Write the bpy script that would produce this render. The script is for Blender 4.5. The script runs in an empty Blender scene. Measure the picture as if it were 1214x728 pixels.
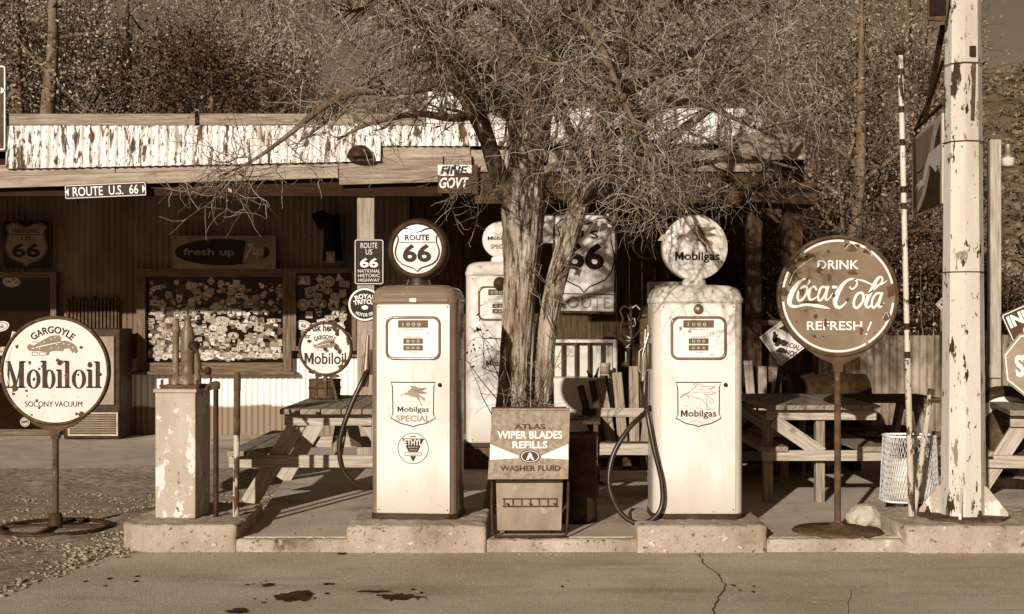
import bpy, bmesh, math, random
import numpy as np
from mathutils import Vector, Matrix, Euler, noise
from mathutils.geometry import tessellate_polygon
R = math.radians
random.seed(66)
SC = bpy.context.scene
COL = SC.collection
F, EYE = 1600.0, 1.41          # focal length in picture pixels, eye height in metres

def at(px, py, D):
    return Vector(((px-607)/F*D, D, EYE-(py-380)/F*D))

# ------------------------------------------------------------------ materials
def sep(v, warm=0.):
    v = max(v, .002)
    if v < .3: v = .3*(v/.3)**1.32
    c = [v**.80, v, v**1.235]
    l = .2126*c[0]+.7152*c[1]+.0722*c[2]
    return (c[0]*v/l*(1+.10*warm), c[1]*v/l*(1-.02*warm), c[2]*v/l*(1-.16*warm), 1)

def mk(name, v, v2=None, scale=8., stretch=(1,1,1), rough=.6, metal=0., bump=0., bscale=None,
       spots=(), uv=False, detail=6, lo=.3, hi=.7, rvar=0., spec=.14, zband=None, island=None, warm=0.):
    """Procedural sepia-toned material: base v..v2 by noise; spots = (value, scale, lo, hi, stretch) layers."""
    m = bpy.data.materials.new(name); m.use_nodes = True
    nt = m.node_tree; N = nt.nodes; L = nt.links
    bs = N['Principled BSDF']
    bs.inputs['Metallic'].default_value = metal
    bs.inputs['Roughness'].default_value = rough
    bs.inputs['Specular IOR Level'].default_value = spec
    tc = N.new('ShaderNodeTexCoord'); oi = N.new('ShaderNodeObjectInfo')
    if uv:
        vec = tc.outputs['UV']
    else:
        mul = N.new('ShaderNodeMath'); mul.operation = 'MULTIPLY'; mul.inputs[1].default_value = 13.7
        L.new(oi.outputs['Random'], mul.inputs[0])
        ad = N.new('ShaderNodeVectorMath'); ad.operation = 'ADD'
        L.new(tc.outputs['Object'], ad.inputs[0]); L.new(mul.outputs[0], ad.inputs[1]); vec = ad.outputs[0]
    def nz(sc, st, det=6, rg=.6):
        mp = N.new('ShaderNodeMapping'); mp.inputs['Scale'].default_value = st
        L.new(vec, mp.inputs['Vector'])
        n = N.new('ShaderNodeTexNoise'); n.inputs['Scale'].default_value = sc
        n.inputs['Detail'].default_value = det; n.inputs['Roughness'].default_value = rg
        L.new(mp.outputs[0], n.inputs['Vector']); return n.outputs['Fac']
    def ramp(fac, lo, hi):
        r = N.new('ShaderNodeMapRange'); r.inputs['From Min'].default_value = lo; r.inputs['From Max'].default_value = hi
        L.new(fac, r.inputs['Value']); return r.outputs[0]
    def mix(fac, a, b):
        x = N.new('ShaderNodeMix'); x.data_type = 'RGBA'
        if fac is not None: L.new(fac, x.inputs[0])
        for s, k in ((a, 6), (b, 7)):
            if isinstance(s, tuple): x.inputs[k].default_value = s
            else: L.new(s, x.inputs[k])
        return x.outputs[2]
    v2 = v if v2 is None else v2
    f0 = nz(scale, stretch, detail)
    cur = mix(ramp(f0, lo, hi), sep(v, warm), sep(v2, warm))
    if island is not None:
        g = N.new('ShaderNodeNewGeometry')
        cur = mix(g.outputs['Random Per Island'], cur, sep(island, warm))
    hb = None
    if zband is not None:              # (z height, soft, value): paint / dirt line on the thing itself
        sx = N.new('ShaderNodeSeparateXYZ'); L.new(tc.outputs['Object'], sx.inputs[0])
        nn = nz(3., (1,1,.4)); a2 = N.new('ShaderNodeMath'); a2.operation = 'MULTIPLY_ADD'
        L.new(nn, a2.inputs[0]); a2.inputs[1].default_value = .12; L.new(sx.outputs[2], a2.inputs[2])
        cur = mix(ramp(a2.outputs[0], zband[0]+.06+zband[1], zband[0]+.06-zband[1]), cur, sep(zband[2], warm))
    for s in spots:
        st = s[4] if len(s) > 4 else (1,1,1)
        fs = ramp(nz(s[1], st, 8, .65), s[2], s[3])
        cur = mix(fs, cur, sep(s[0], warm)); hb = fs
    L.new(cur, bs.inputs['Base Color'])
    if rvar:
        rr = N.new('ShaderNodeMapRange'); rr.inputs['To Min'].default_value = rough-rvar; rr.inputs['To Max'].default_value = rough+rvar
        L.new(f0, rr.inputs['Value']); L.new(rr.outputs[0], bs.inputs['Roughness'])
    if bump:
        b = N.new('ShaderNodeBump'); b.inputs['Strength'].default_value = bump; b.inputs['Distance'].default_value = .01
        L.new(nz(bscale, stretch, 8, .65) if bscale else f0, b.inputs['Height']); L.new(b.outputs[0], bs.inputs['Normal'])
    return m

MT = dict(
 road   = mk('worn_concrete_road', .31, .46, 1.1, rough=.92, bump=.9, bscale=90, spots=((.22,1.3,.52,.75,(.4,1.7,1)),(.62,34,.58,.72),(.28,4,.58,.74,(.5,2,1)),(.14,75,.60,.68),(.10,2.2,.66,.76,(.6,1.5,1))), warm=.45),
 slab   = mk('concrete_slab', .33, .5, 1.6, rough=.85, bump=.6, bscale=55, spots=((.18,1.4,.53,.72),(.5,24,.62,.75),(.12,60,.64,.72)), warm=.4),
 kerb   = mk('concrete_kerb', .24, .42, 5, rough=.95, bump=1., bscale=55, spots=((.17,2.5,.50,.70),(.10,30,.59,.66),(.55,20,.61,.70),(.10,7,.63,.72,(1,1,.35))), warm=.25),
 gravel = mk('gravel_ground', .13, .34, 14, rough=.95, bump=1., bscale=45, detail=10, spots=((.42,60,.6,.7),(.07,30,.6,.7)), warm=.3),
 pebble = mk('pebble_stone', .14, .34, 6, rough=.9, island=.24),
 dirt   = mk('dry_dirt', .16, .30, .5, rough=.95, bump=.6, bscale=9, detail=10),
 hill   = mk('scrub_hillside', .09, .19, .35, rough=.95, bump=1., bscale=2.5, detail=12, spots=((.04,1.3,.5,.62),(.3,2.5,.62,.72))),
 oil    = mk('oil_stain', .04, .09, 9, rough=.9, spec=.0),
 crack  = mk('crack_line', .06, .12, 9, rough=.9),
 rock   = mk('pale_rock', .26, .42, 7, rough=.9, bump=.8, bscale=22),
 white  = mk('cream_enamel', .58, .65, 3, rough=.2, spec=.25, zband=(.16,.16,.40), spots=((.38,3,.52,.8,(1,1,.4)),(.26,9,.62,.76,(1.5,1,.3)),(.07,30,.69,.705))),
 whitew = mk('worn_cream_enamel', .48, .56, 4, rough=.3, spec=.25, spots=((.35,7,.66,.74),(.08,26,.71,.73))),
 porc   = mk('porcelain_sign', .52, .64, 3, rough=.25, spec=.25, spots=((.36,4.5,.52,.74,(1.5,1,.7)),(.50,12,.55,.7),(.12,14,.67,.71),(.05,22,.70,.72))),
 porc2  = mk('chipped_porcelain', .54, .66, 3, rough=.3, spots=((.4,5,.6,.8),(.10,6,.63,.66))),
 coke   = mk('faded_sign_enamel', .14, .205, 3, rough=.35, spots=((.26,6,.58,.8),(.03,5.5,.655,.672),(.05,26,.70,.73))),
 black  = mk('black_paint', .018, .03, 6, rough=.5),
 ink    = mk('dark_ink', .03, .05, 9, rough=.5, spots=((.4,35,.70,.74),)),
 midink = mk('mid_tone_ink', .22, .28, 9, rough=.5, spots=((.5,30,.68,.75),)),
 greyink= mk('grey_ink', .16, .2, 9, rough=.5, spots=((.4,40,.66,.75),)),
 letter = mk('pale_lettering', .62, .7, 6, rough=.45, spots=((.28,18,.66,.74),)),
 rust   = mk('rusty_iron', .05, .11, 12, rough=.75, bump=.5, bscale=45, spots=((.22,16,.6,.74),)),
 darkir = mk('dark_iron', .025, .06, 12, rough=.55, bump=.3, bscale=40, spots=((.12,20,.62,.76),)),
 chrome = mk('dull_chrome', .5, .6, 6, rough=.25, metal=1.),
 alu    = mk('galvanised_metal', .2, .3, 8, rough=.5, metal=.8),
 pumpbr = mk('pump_side_enamel', .13, .19, 3, rough=.18, spec=.6, spots=((.3,8,.62,.8),)),
 pumpcr = mk('pump_cream_side', .42, .52, 3, rough=.2, spec=.5, spots=((.28,8,.6,.8),)),
 dial   = mk('dial_face', .62, .68, 6, rough=.4),
 digit  = mk('dial_counter', .09, .13, 20, rough=.5),
 rubber = mk('rubber_hose', .02, .045, 9, rough=.35, spec=.4),
 peel   = mk('peeling_pale_paint', .27, .38, 4, rough=.6, bump=.5, bscale=30, stretch=(1,1,.4), spots=((.54,6,.55,.57,(1,1,.6)),(.50,22,.60,.63),(.09,7,.635,.65,(1,1,.6)),(.06,30,.67,.69))),
 pole   = mk('peeling_white_pole', .42, .54, 3, rough=.55, bump=.4, bscale=24, stretch=(1,1,.4), spots=((.34,3,.5,.75,(1,1,.25)),(.04,9,.605,.615,(1,1,.3)),(.06,22,.62,.635,(1,1,.45)),(.2,11,.60,.63,(1,1,.3)))),
 stick  = mk('worn_painted_rod', .30, .44, 9, rough=.6, spots=((.07,14,.52,.55,(1,1,.4)),)),
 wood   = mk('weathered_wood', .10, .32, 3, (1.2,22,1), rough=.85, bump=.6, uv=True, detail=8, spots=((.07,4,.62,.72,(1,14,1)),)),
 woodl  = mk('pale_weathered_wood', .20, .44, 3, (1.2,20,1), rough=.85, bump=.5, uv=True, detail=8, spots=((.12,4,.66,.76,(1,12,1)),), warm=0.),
 woodd  = mk('dark_and_shaded_timber', .03, .11, 3, (1.2,20,1), rough=.9, bump=.5, uv=True, detail=8),
 board  = mk('painted_fascia_board', .17, .36, 2.2, (1,12,1), rough=.8, bump=.4, uv=True, spots=((.14,3,.55,.75,(1,4,1)),(.06,5,.70,.73,(1.5,6,1))), warm=0.),
 roofpt = mk('flaking_painted_iron', .60, .74, 4, rough=.6, stretch=(1,1,.5), bump=.3, bscale=30, spots=((.42,5,.54,.7,(1,1,.3)),(.09,13,.545,.58,(1.2,1,.30)),(.12,34,.57,.60,(1.2,1,.4)),(.30,6,.58,.68,(1.6,1,.15))), warm=0.),
 wallc  = mk('stained_corrugated_iron', .11, .23, 2.2, rough=.6, stretch=(1,1,.35), spots=((.14,4,.57,.72,(1,1,.25)),(.08,11,.66,.7,(1,1,.2)))),
 wallw  = mk('whitewashed_corrugated_iron', .60, .76, 2.2, rough=.6, stretch=(1,1,.4), zband=(.33,.015,.20), spots=((.4,5,.6,.75,(1,1,.3)),(.10,9,.685,.71,(1,1,.6)))),
 fence  = mk('rusted_corrugated_iron', .10, .30, 1.6, rough=.7, stretch=(1,1,.4), spots=((.06,2.2,.44,.60,(1,1,.5)),(.04,7,.56,.66,(1,1,.3)))),
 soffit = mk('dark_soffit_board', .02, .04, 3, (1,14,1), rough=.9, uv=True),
 roofto = mk('roof_sheet', .12, .2, 3, rough=.7),
 glass  = mk('dark_window_glass', .012, .02, 4, rough=.08, spec=.06),
 frame  = mk('window_frame_wood', .06, .19, 3, (1.2,18,1), rough=.8, bump=.5, uv=True, spots=((.04,4,.6,.7,(1,8,1)),)),
 bark   = mk('cottonwood_bark', .15, .37, 9, (1,1,.3), rough=.95, bump=1., bscale=20, detail=10, lo=.35, hi=.65, spots=((.05,24,.50,.60,(1,1,.16)),(.5,40,.60,.70,(1,1,.3)),(.10,5,.58,.7,(1,1,.4))), warm=0.),
 limb   = mk('limb_bark', .06, .2, 9, (1,1,.5), rough=.95, bump=.6),
 twig   = mk('bare_twig', .34, .52, 3, rough=.85, island=.14, warm=0.),
 dleaf  = mk('dry_leaf', .26, .42, 5, rough=.8, island=.16),
 leaf   = mk('brush_leaf', .21, .32, 1.1, rough=.9, island=.15),
 leafp  = mk('pale_brush_leaf', .25, .36, .9, rough=.9, island=.20),
 leafd  = mk('dark_leaf', .07, .13, 1.1, rough=.85, island=.03),
 scrub  = mk('hill_scrub', .05, .12, .7, rough=.9, island=.2),
 dark   = mk('near_black', .012, .025, 5, rough=.8),
 lampg  = mk('lamp_glass', .45, .55, 5, rough=.2),
 wire   = mk('white_wire', .62, .75, 30, rough=.5, spots=((.15,40,.64,.7),)),
 trash  = mk('pale_rubbish', .3, .6, 12, rough=.6),
 s1 = mk('sticker_white', .48, .58, 9, rough=.5), s2 = mk('sticker_pale', .30, .40, 9, rough=.5),
 s3 = mk('sticker_mid', .17, .25, 9, rough=.5), s4 = mk('sticker_dark', .05, .09, 9, rough=.5),
 bag    = mk('gunny_panel', .17, .30, 34, rough=.9, bump=.5, bscale=60, spots=((.14,20,.6,.72),)),
 cab    = mk('rusting_cabinet', .17, .30, 4, rough=.55, stretch=(1,1,.5), spots=((.12,5,.6,.75,(1,1,.4)),(.46,7,.6,.8))),
 pumpi  = mk('oily_pump_iron', .09, .17, 6, rough=.4, spec=.3, bump=.3, bscale=30, spots=((.05,6,.55,.7,(1,1,.5)),(.35,12,.62,.72))),
 neon   = mk('glass_tube', .55, .6, 8, rough=.15),
)

# ------------------------------------------------------------------ mesh builder
class MB:
    def __init__(self): self.v=[]; self.f=[]; self.uv=[]; self.mi=[]; self.sm=[]; self.M=Matrix()
    def add(self, vs, fs, mi=0, smooth=False, uvs=None):
        o=len(self.v); M=self.M
        self.v += [tuple(M @ Vector(p)) for p in vs]
        for k, f in enumerate(fs):
            self.f.append(tuple(o+i for i in f)); self.mi.append(mi); self.sm.append(smooth)
            self.uv.append(uvs[k] if uvs else None)
        return self
    def box(self, c, s, rot=None, mi=0):
        """box centred at c of size s; uv runs along its longest side, in metres"""
        hx,hy,hz = s[0]/2,s[1]/2,s[2]/2
        vs=[Vector((x,y,z)) for x in(-hx,hx) for y in(-hy,hy) for z in(-hz,hz)]
        fs=[(0,1,3,2),(4,6,7,5),(0,4,5,1),(2,3,7,6),(0,2,6,4),(1,5,7,3)]
        la=max(range(3), key=lambda i:s[i]); oth=[i for i in range(3) if i!=la]
        ou=random.random()*50; ov=random.random()*50
        uvs=[]
        for k,f in enumerate(fs):
            uvs.append([(vs[i][la]+ou, vs[i][oth[0]]+vs[i][oth[1]]+ov) for i in f])
        if rot is not None:
            Q=rot if isinstance(rot, Matrix) else Euler(rot).to_matrix()
            vs=[Q@p for p in vs]
        c=Vector(c)
        return self.add([p+c for p in vs], fs, mi, False, uvs)
    def beam(self, a, b, w, t, mi=0, up=(0,0,1)):
        """plank from a to b, w wide (across up), t thick (along up)"""
        a=Vector(a); b=Vector(b); d=b-a; L=d.length; x=d.normalized(); u=Vector(up)
        if abs(x.dot(u))>.99: u=Vector((0,1,0))
        y=u.cross(x).normalized(); z=x.cross(y)
        Q=Matrix((x,y,z)).transposed()
        return self.box((a+b)/2,(L,w,t),Q,mi)
    def tube(self, pts, rad, n=8, mi=0, closed=False, caps=True):
        P=[Vector(p) for p in pts]; m=len(P)
        if not isinstance(rad,(list,tuple)): rad=[rad]*m
        vs=[]; prev=None
        for i in range(m):
            if closed: t=P[(i+1)%m]-P[i-1]
            else: t=P[min(i+1,m-1)]-P[max(i-1,0)]
            if t.length<1e-9: t=Vector((0,0,1))
            t.normalize()
            if prev is None:
                u=Vector((0,0,1)) if abs(t.z)<.9 else Vector((1,0,0))
                u=(u-t*u.dot(t)).normalized()
            else:
                u=prev-t*prev.dot(t)
                if u.length<1e-6: u=t.orthogonal()
                u.normalize()
            prev=u; w=t.cross(u)
            for k in range(n):
                a=2*math.pi*k/n; vs.append(P[i]+(u*math.cos(a)+w*math.sin(a))*rad[i])
        fs=[]
        for i in range(m if closed else m-1):
            j=(i+1)%m
            for k in range(n):
                q=(k+1)%n; fs.append((i*n+k,i*n+q,j*n+q,j*n+k))
        self.add(vs,fs,mi,True)
        if caps and not closed:
            self.add(vs[:n],[tuple(range(n))[::-1]],mi); self.add(vs[-n:],[tuple(range(n))],mi)
        return self
    def lathe(self, prof, c=(0,0,0), n=32, mi=0, axis='z', smooth=True):
        """prof = [(r, h)...] spun round axis through c"""
        vs=[]; fs=[]; m=len(prof); c=Vector(c)
        for r,h in prof:
            r=max(r,1e-4)
            for k in range(n):
                a=2*math.pi*k/n; p=(r*math.cos(a), r*math.sin(a), h)
                if axis=='y': p=(p[0],p[2],p[1])
                elif axis=='x': p=(p[2],p[0],p[1])
                vs.append(c+Vector(p))
        for i in range(m-1):
            for k in range(n):
                q=(k+1)%n; fs.append((i*n+k,i*n+q,(i+1)*n+q,(i+1)*n+k))
        return self.add(vs,fs,mi,smooth)
    def prism(self, pts, y0, y1, mi=0, smooth=False):
        """outline pts (x,z) pushed from y0 to y1"""
        n=len(pts)
        tri=tessellate_polygon([[Vector((x,z,0)) for x,z in pts]])
        vs=[(x,y0,z) for x,z in pts]+[(x,y1,z) for x,z in pts]
        fs=[tuple(t) for t in tri]+[tuple(n+i for i in t[::-1]) for t in tri]
        self.add(vs,fs,mi)
        self.add(vs,[(i,(i+1)%n,n+(i+1)%n,n+i) for i in range(n)],mi,smooth)
        return self
    def zprism(self, pts, z0, z1, mi=0, smooth=False):
        n=len(pts)
        tri=tessellate_polygon([[Vector((x,y,0)) for x,y in pts]])
        vs=[(x,y,z0) for x,y in pts]+[(x,y,z1) for x,y in pts]
        self.add(vs,[tuple(t) for t in tri]+[tuple(n+i for i in t) for t in tri],mi)
        self.add(vs,[(i,(i+1)%n,n+(i+1)%n,n+i) for i in range(n)],mi,smooth)
        return self
    # ---- flat marks in the x-z plane at depth y
    def flat(self, pts, y, mi=0):
        tri=tessellate_polygon([[Vector((x,z,0)) for x,z in pts]])
        return self.add([(x,y,z) for x,z in pts],[tuple(t) for t in tri],mi)
    def disc(self, cx, cz, rx, rz, y, mi=0, n=48):
        return self.add([(cx+rx*math.cos(2*math.pi*k/n),y,cz+rz*math.sin(2*math.pi*k/n)) for k in range(n)],[tuple(range(n))],mi)
    def ring(self, cx, cz, r0, r1, y, mi=0, n=64, a0=0., a1=2*math.pi, r0z=None, r1z=None, ox=0):
        r0z=r0 if r0z is None else r0z; r1z=r1 if r1z is None else r1z
        full=abs(a1-a0-2*math.pi)<1e-6; m=n if full else n+1; vs=[]
        for k in range(m):
            a=a0+(a1-a0)*k/n; c,s=math.cos(a),math.sin(a)
            vs += [(cx+ox+r0*c,y,cz+r0z*s),(cx+r1*c,y,cz+r1z*s)]
        return self.add(vs,[(2*k,2*k+1,2*((k+1)%m)+1,2*((k+1)%m)) for k in range(n)],mi)
    def stroke(self, pts, y, mi=0, w=None, closed=False, sub=6):
        """smooth ribbon; pts = (x,z) with w, or (x,z,w)"""
        P=[(p[0],p[1],p[2] if len(p)>2 else w) for p in pts]; n=len(P)
        if sub>1:
            Q=[]
            for i in range(n if closed else n-1):
                g=lambda j:P[j%n] if closed else P[min(max(j,0),n-1)]
                a,b,c,d=g(i-1),g(i),g(i+1),g(i+2)
                for s in range(sub):
                    t=s/sub
                    Q.append(tuple(.5*((2*b[k])+(-a[k]+c[k])*t+(2*a[k]-5*b[k]+4*c[k]-d[k])*t*t+(-a[k]+3*b[k]-3*c[k]+d[k])*t**3) for k in range(3)))
            if not closed: Q.append(P[-1])
            P=Q; n=len(P)
        vs=[]
        for i in range(n):
            if closed: a,b=P[i-1],P[(i+1)%n]
            else: a,b=P[max(i-1,0)],P[min(i+1,n-1)]
            dx,dz=b[0]-a[0],b[1]-a[1]; l=math.hypot(dx,dz) or 1; h=max(P[i][2],1e-5)/2
            vs += [(P[i][0]-dz/l*h,y,P[i][1]+dx/l*h),(P[i][0]+dz/l*h,y,P[i][1]-dx/l*h)]
        m=n if closed else n-1
        return self.add(vs,[(2*i,2*i+1,2*((i+1)%n)+1,2*((i+1)%n)) for i in range(m)],mi)
    def text(self, s, cx, cz, w, h, y, mi=0, bold=.0, shear=0., arc=None, rot=0., serif=0):
        """lettering fitted to a w x h box centred at (cx,cz); arc = radius (baseline bent, + is upward arch)"""
        vs, fs = glyphs(s, bold, shear)
        xs=[p[0] for p in vs]; zs=[p[1] for p in vs]
        x0,x1,z0,z1=min(xs),max(xs),min(zs),max(zs)
        out=[]
        for x,z in vs:
            X=((x-x0)/(x1-x0)-.5)*w; Z=((z-z0)/(z1-z0)-.5)*h
            if arc:
                a=X/abs(arc)
                if arc>0: X,Z=(arc+Z)*math.sin(a),(arc+Z)*math.cos(a)-arc
                else: r=-arc; X,Z=(r-Z)*math.sin(a),r-(r-Z)*math.cos(a)
            if rot: X,Z=X*math.cos(rot)-Z*math.sin(rot),X*math.sin(rot)+Z*math.cos(rot)
            out.append((cx+X,y,cz+Z))
        return self.add(out,fs,mi)
    def word_m(self, rest, cx, cz, w, h, y, mi=0, bold=.0, mw=.21, desc=.23):
        """a word that begins with a broad capital M drawn by hand, then the rest in the font"""
        x0=cx-w/2; zb=cz-h/2+h*desc; H=(h-h*desc)*.97; W_=w*mw*.92
        P=[(0,0),(0,1),(.27,1),(.5,.46),(.73,1),(1,1),(1,0),(.76,0),(.76,.60),(.56,.12),(.44,.12),(.24,.60),(.24,0)]
        self.flat([(x0+a*W_,zb+b*H) for a,b in P],y,mi)
        return self.text(rest,cx+w*mw/2,cz,w*(1-mw),h,y,mi,bold)
    def build(self, name, mats, parent=None, bevel=0., kind=None, label=None, fix=True):
        me=bpy.data.meshes.new(name); me.from_pydata(self.v,[],self.f)
        if not isinstance(mats,(list,tuple)): mats=[mats]
        for m in mats: me.materials.append(MT[m] if isinstance(m,str) else m)
        me.polygons.foreach_set('material_index',self.mi); me.polygons.foreach_set('use_smooth',self.sm)
        if any(u is not None for u in self.uv):
            ul=me.uv_layers.new(name='UVMap'); flat=[]
            for f,u in zip(self.f,self.uv):
                for i in range(len(f)): flat += list(u[i]) if u else [0.,0.]
            ul.data.foreach_set('uv',flat)
        if fix and len(self.f)<60000:
            bm=bmesh.new(); bm.from_mesh(me); bmesh.ops.recalc_face_normals(bm,faces=bm.faces); bm.to_mesh(me); bm.free()
        me.update()
        o=bpy.data.objects.new(name,me); COL.objects.link(o)
        if parent: o.parent=parent
        if bevel:
            b=o.modifiers.new('bevel','BEVEL'); b.width=bevel; b.segments=2; b.limit_method='ANGLE'; b.angle_limit=R(50)
            b.harden_normals=False
        if kind: o['kind']=kind
        if label: o['label']=label
        return o

_gc={}
def glyphs(s, bold, shear):
    k=(s,bold,shear)
    if k not in _gc:
        cu=bpy.data.curves.new('lettering','FONT'); cu.body=s; cu.size=1; cu.offset=bold; cu.shear=shear; cu.resolution_u=3
        cu.fill_mode='FRONT'
        ob=bpy.data.objects.new('lettering',cu); COL.objects.link(ob)
        dg=bpy.context.evaluated_depsgraph_get(); me=ob.evaluated_get(dg).to_mesh()
        _gc[k]=([(p.co.x,p.co.y) for p in me.vertices],[tuple(p.vertices) for p in me.polygons])
        ob.evaluated_get(dg).to_mesh_clear(); bpy.data.objects.remove(ob); bpy.data.curves.remove(cu)
    return _gc[k]

def thing(name, label, cat, loc=(0,0,0), rz=0., group=None):
    o=bpy.data.objects.new(name,None); COL.objects.link(o); o.empty_display_size=.1
    o.location=loc; o.rotation_euler=(0,0,rz); o['label']=label; o['category']=cat
    if group: o['group']=group
    return o
def tag(o, label, cat, group=None, kind=None):
    o['label']=label; o['category']=cat
    if group: o['group']=group
    if kind: o['kind']=kind
    return o
def copy_thing(o, loc, rz, label, parent=None):
    c=o.copy(); COL.objects.link(c)
    if parent: c.parent=parent
    else: c.location=loc; c.rotation_euler=(0,0,rz); c['label']=label
    for ch in [x for x in bpy.data.objects if x.parent==o]: copy_thing(ch,None,None,None,c)
    return c
def rrect(w,h,r,n=6):
    """rounded rectangle outline, counter-clockwise"""
    out=[]
    for cx,cz,a0 in ((w/2-r,h/2-r,0),(-w/2+r,h/2-r,90),(-w/2+r,-h/2+r,180),(w/2-r,-h/2+r,270)):
        for k in range(n+1):
            a=R(a0+90*k/n); out.append((cx+r*math.cos(a),cz+r*math.sin(a)))
    return out
def mirror(half):
    """left-right symmetric outline from its right half, listed top to bottom"""
    return half+[(-x,z) for x,z in half[::-1] if abs(x)>1e-6]
# ------------------------------------------------------------------ camera, light, sky
cam=bpy.data.cameras.new('camera'); co=bpy.data.objects.new('camera',cam); COL.objects.link(co)
cam.sensor_width=36; cam.lens=F/1214*36; cam.shift_y=16/1214; cam.clip_end=2000; cam.clip_start=.05
co.location=(0,0,EYE); co.rotation_euler=(R(90),0,0); SC.camera=co
W=bpy.data.worlds.new('World'); SC.world=W; W.use_nodes=True
nt=W.node_tree; bg=nt.nodes['Background']
sk=nt.nodes.new('ShaderNodeTexSky'); sk.sky_type='NISHITA'; sk.sun_disc=False
AZ,EL=R(20.3),R(16.8)
sk.sun_elevation=EL; sk.sun_rotation=R(200.3)
bw=nt.nodes.new('ShaderNodeRGBToBW'); nt.links.new(sk.outputs[0],bw.inputs[0])
tn=nt.nodes.new('ShaderNodeMix'); tn.data_type='RGBA'; tn.blend_type='MULTIPLY'; tn.inputs[0].default_value=1
nt.links.new(bw.outputs[0],tn.inputs[6]); tn.inputs[7].default_value=(.72,.525,.34,1)
nt.links.new(tn.outputs[2],bg.inputs[0]); bg.inputs[1].default_value=.05
sl=bpy.data.lights.new('sun','SUN'); so=bpy.data.objects.new('sun',sl); COL.objects.link(so)
sl.energy=5.0; sl.angle=R(.55); sl.color=(1,.97,.90)
d=Vector((math.sin(AZ)*math.cos(EL),math.cos(AZ)*math.cos(EL),-math.sin(EL)))
so.rotation_euler=d.to_track_quat('-Z','Y').to_euler(); so.location=(-4,-10,8)
vs=SC.view_settings; vs.view_transform='Standard'; vs.look='None'; vs.exposure=0.12; vs.gamma=1

# ------------------------------------------------------------------ ground
def sheet(name, pts, z, mat):
    b=MB(); tri=tessellate_polygon([[Vector((x,y,0)) for x,y in pts]])
    b.add([(x,y,z) for x,y in pts],[tuple(t) for t in tri]); return b.build(name,mat,kind='structure')
# terrain: one sheet, flat near, rising to a scrub hill far behind on the right
def hz(x,y):
    h=0.
    if y>22:
        t=(y-22)/45; h=15.5*min(t,1)**1.2*(1/(1+math.exp(-(x+2)/9)))*.95
        if y>67: h+= (y-67)*.01
        h+= .9*noise.noise(Vector((x*.09,y*.09,3)))*min(t,1)+.35*noise.noise(Vector((x*.3,y*.3,1)))*min(t,1)
    return h-.012
b=MB(); xs=[-400,-200,-100,-70]+[-60+2*i for i in range(76)]+[110,200,400]; ys=[-60,-30,-10,5,12,18]+[22+1.6*i for i in range(40)]+[100,150,300,500]
n=len(xs); b.add([(x,y,hz(x,y)) for y in ys for x in xs],[(j*n+i,j*n+i+1,(j+1)*n+i+1,(j+1)*n+i) for j in range(len(ys)-1) for i in range(n-1)],0,True)
b.mi=[1 if b.v[f[0]][1]>=22 else 0 for f in b.f]
b.build('ground',['dirt','hill'],kind='structure')

# road with a ragged left edge
rd=[(40,-18),(40,8.32),(-2.36,8.32)]
y=8.0
while y>-18: rd.append((-2.36-(8.2-y)*.225+.035*noise.noise(Vector((y*2.3,0,0))),y)); y-=.16
rd.append((-9,-18)); sheet('road',rd,0.0,'road')
gr=[(-14,-18),(-2.0,-18)]+[(-2.2-(8.2-y)*.225+.1,y) for y in (-10,0,8.2)]+[(-1.72,9),(-1.9,12.1),(-14,12.1)]
b=MB(); nx,ny=110,80                      # gravel shoulder, gently lumpy
def gx(y): return (-2.30-(8.2-y)*.225) if y<8.2 else (-1.6-(y-8.2)*.07)
vsg=[];fsg=[]
for j in range(ny+1):
    y=4.0+8.1*j/ny; x1=gx(y)
    for i in range(nx+1):
        x=-9.5+(x1+9.5)*i/nx
        e=min(1,(nx-i)/5.)
        vsg.append((x,y,-.008+.078*max(0,(y-10.8)/1.3)**1.5+e*(.016+.022*noise.noise(Vector((x*3,y*3,0)))+.010*noise.noise(Vector((x*14,y*14,5))))))
for j in range(ny):
    for i in range(nx): a=j*(nx+1)+i; fsg.append((a,a+1,a+nx+2,a+nx+1))
b.add(vsg,fsg,0,True); b.build('gravel_shoulder','gravel',kind='structure')

# loose pebbles: many, uncounted
def pebbles(name, spots, mat):
    ico=[]; bm=bmesh.new(); bmesh.ops.create_icosphere(bm,subdivisions=1,radius=1)
    base=np.array([v.co[:] for v in bm.verts]); fc=np.array([[v.index for v in f.verts] for f in bm.faces]); bm.free()
    rng=np.random.default_rng(4); V=[];Fc=[]; o=0
    for (x,y,z,r) in spots:
        s=r*rng.uniform(.6,1.3,3)*np.array([1,1,.6]); p=base*(1+rng.uniform(-.22,.22,(len(base),1)))*s
        a=rng.uniform(0,6.28); c,sn=math.cos(a),math.sin(a)
        q=p.copy(); q[:,0]=p[:,0]*c-p[:,1]*sn; q[:,1]=p[:,0]*sn+p[:,1]*c
        V.append(q+np.array([x,y,z])); Fc.append(fc+o); o+=len(base)
    V=np.concatenate(V);Fc=np.concatenate(Fc)
    return fast_mesh(name,V,Fc,mat)
def fast_mesh(name,V,Fc,mat,parent=None,smooth=False):
    me=bpy.data.meshes.new(name); k=Fc.shape[1]; nf=len(Fc)
    me.vertices.add(len(V)); me.vertices.foreach_set('co',np.asarray(V,np.float32).ravel())
    me.loops.add(nf*k); me.loops.foreach_set('vertex_index',np.asarray(Fc,np.int32).ravel())
    me.polygons.add(nf); me.polygons.foreach_set('loop_start',np.arange(0,nf*k,k,dtype=np.int32))
    if smooth: me.polygons.foreach_set('use_smooth',np.ones(nf,bool))
    me.materials.append(MT[mat]); me.update(calc_edges=True); me.validate()
    o=bpy.data.objects.new(name,me); COL.objects.link(o)
    if parent: o.parent=parent
    return o
sp=[]
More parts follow.
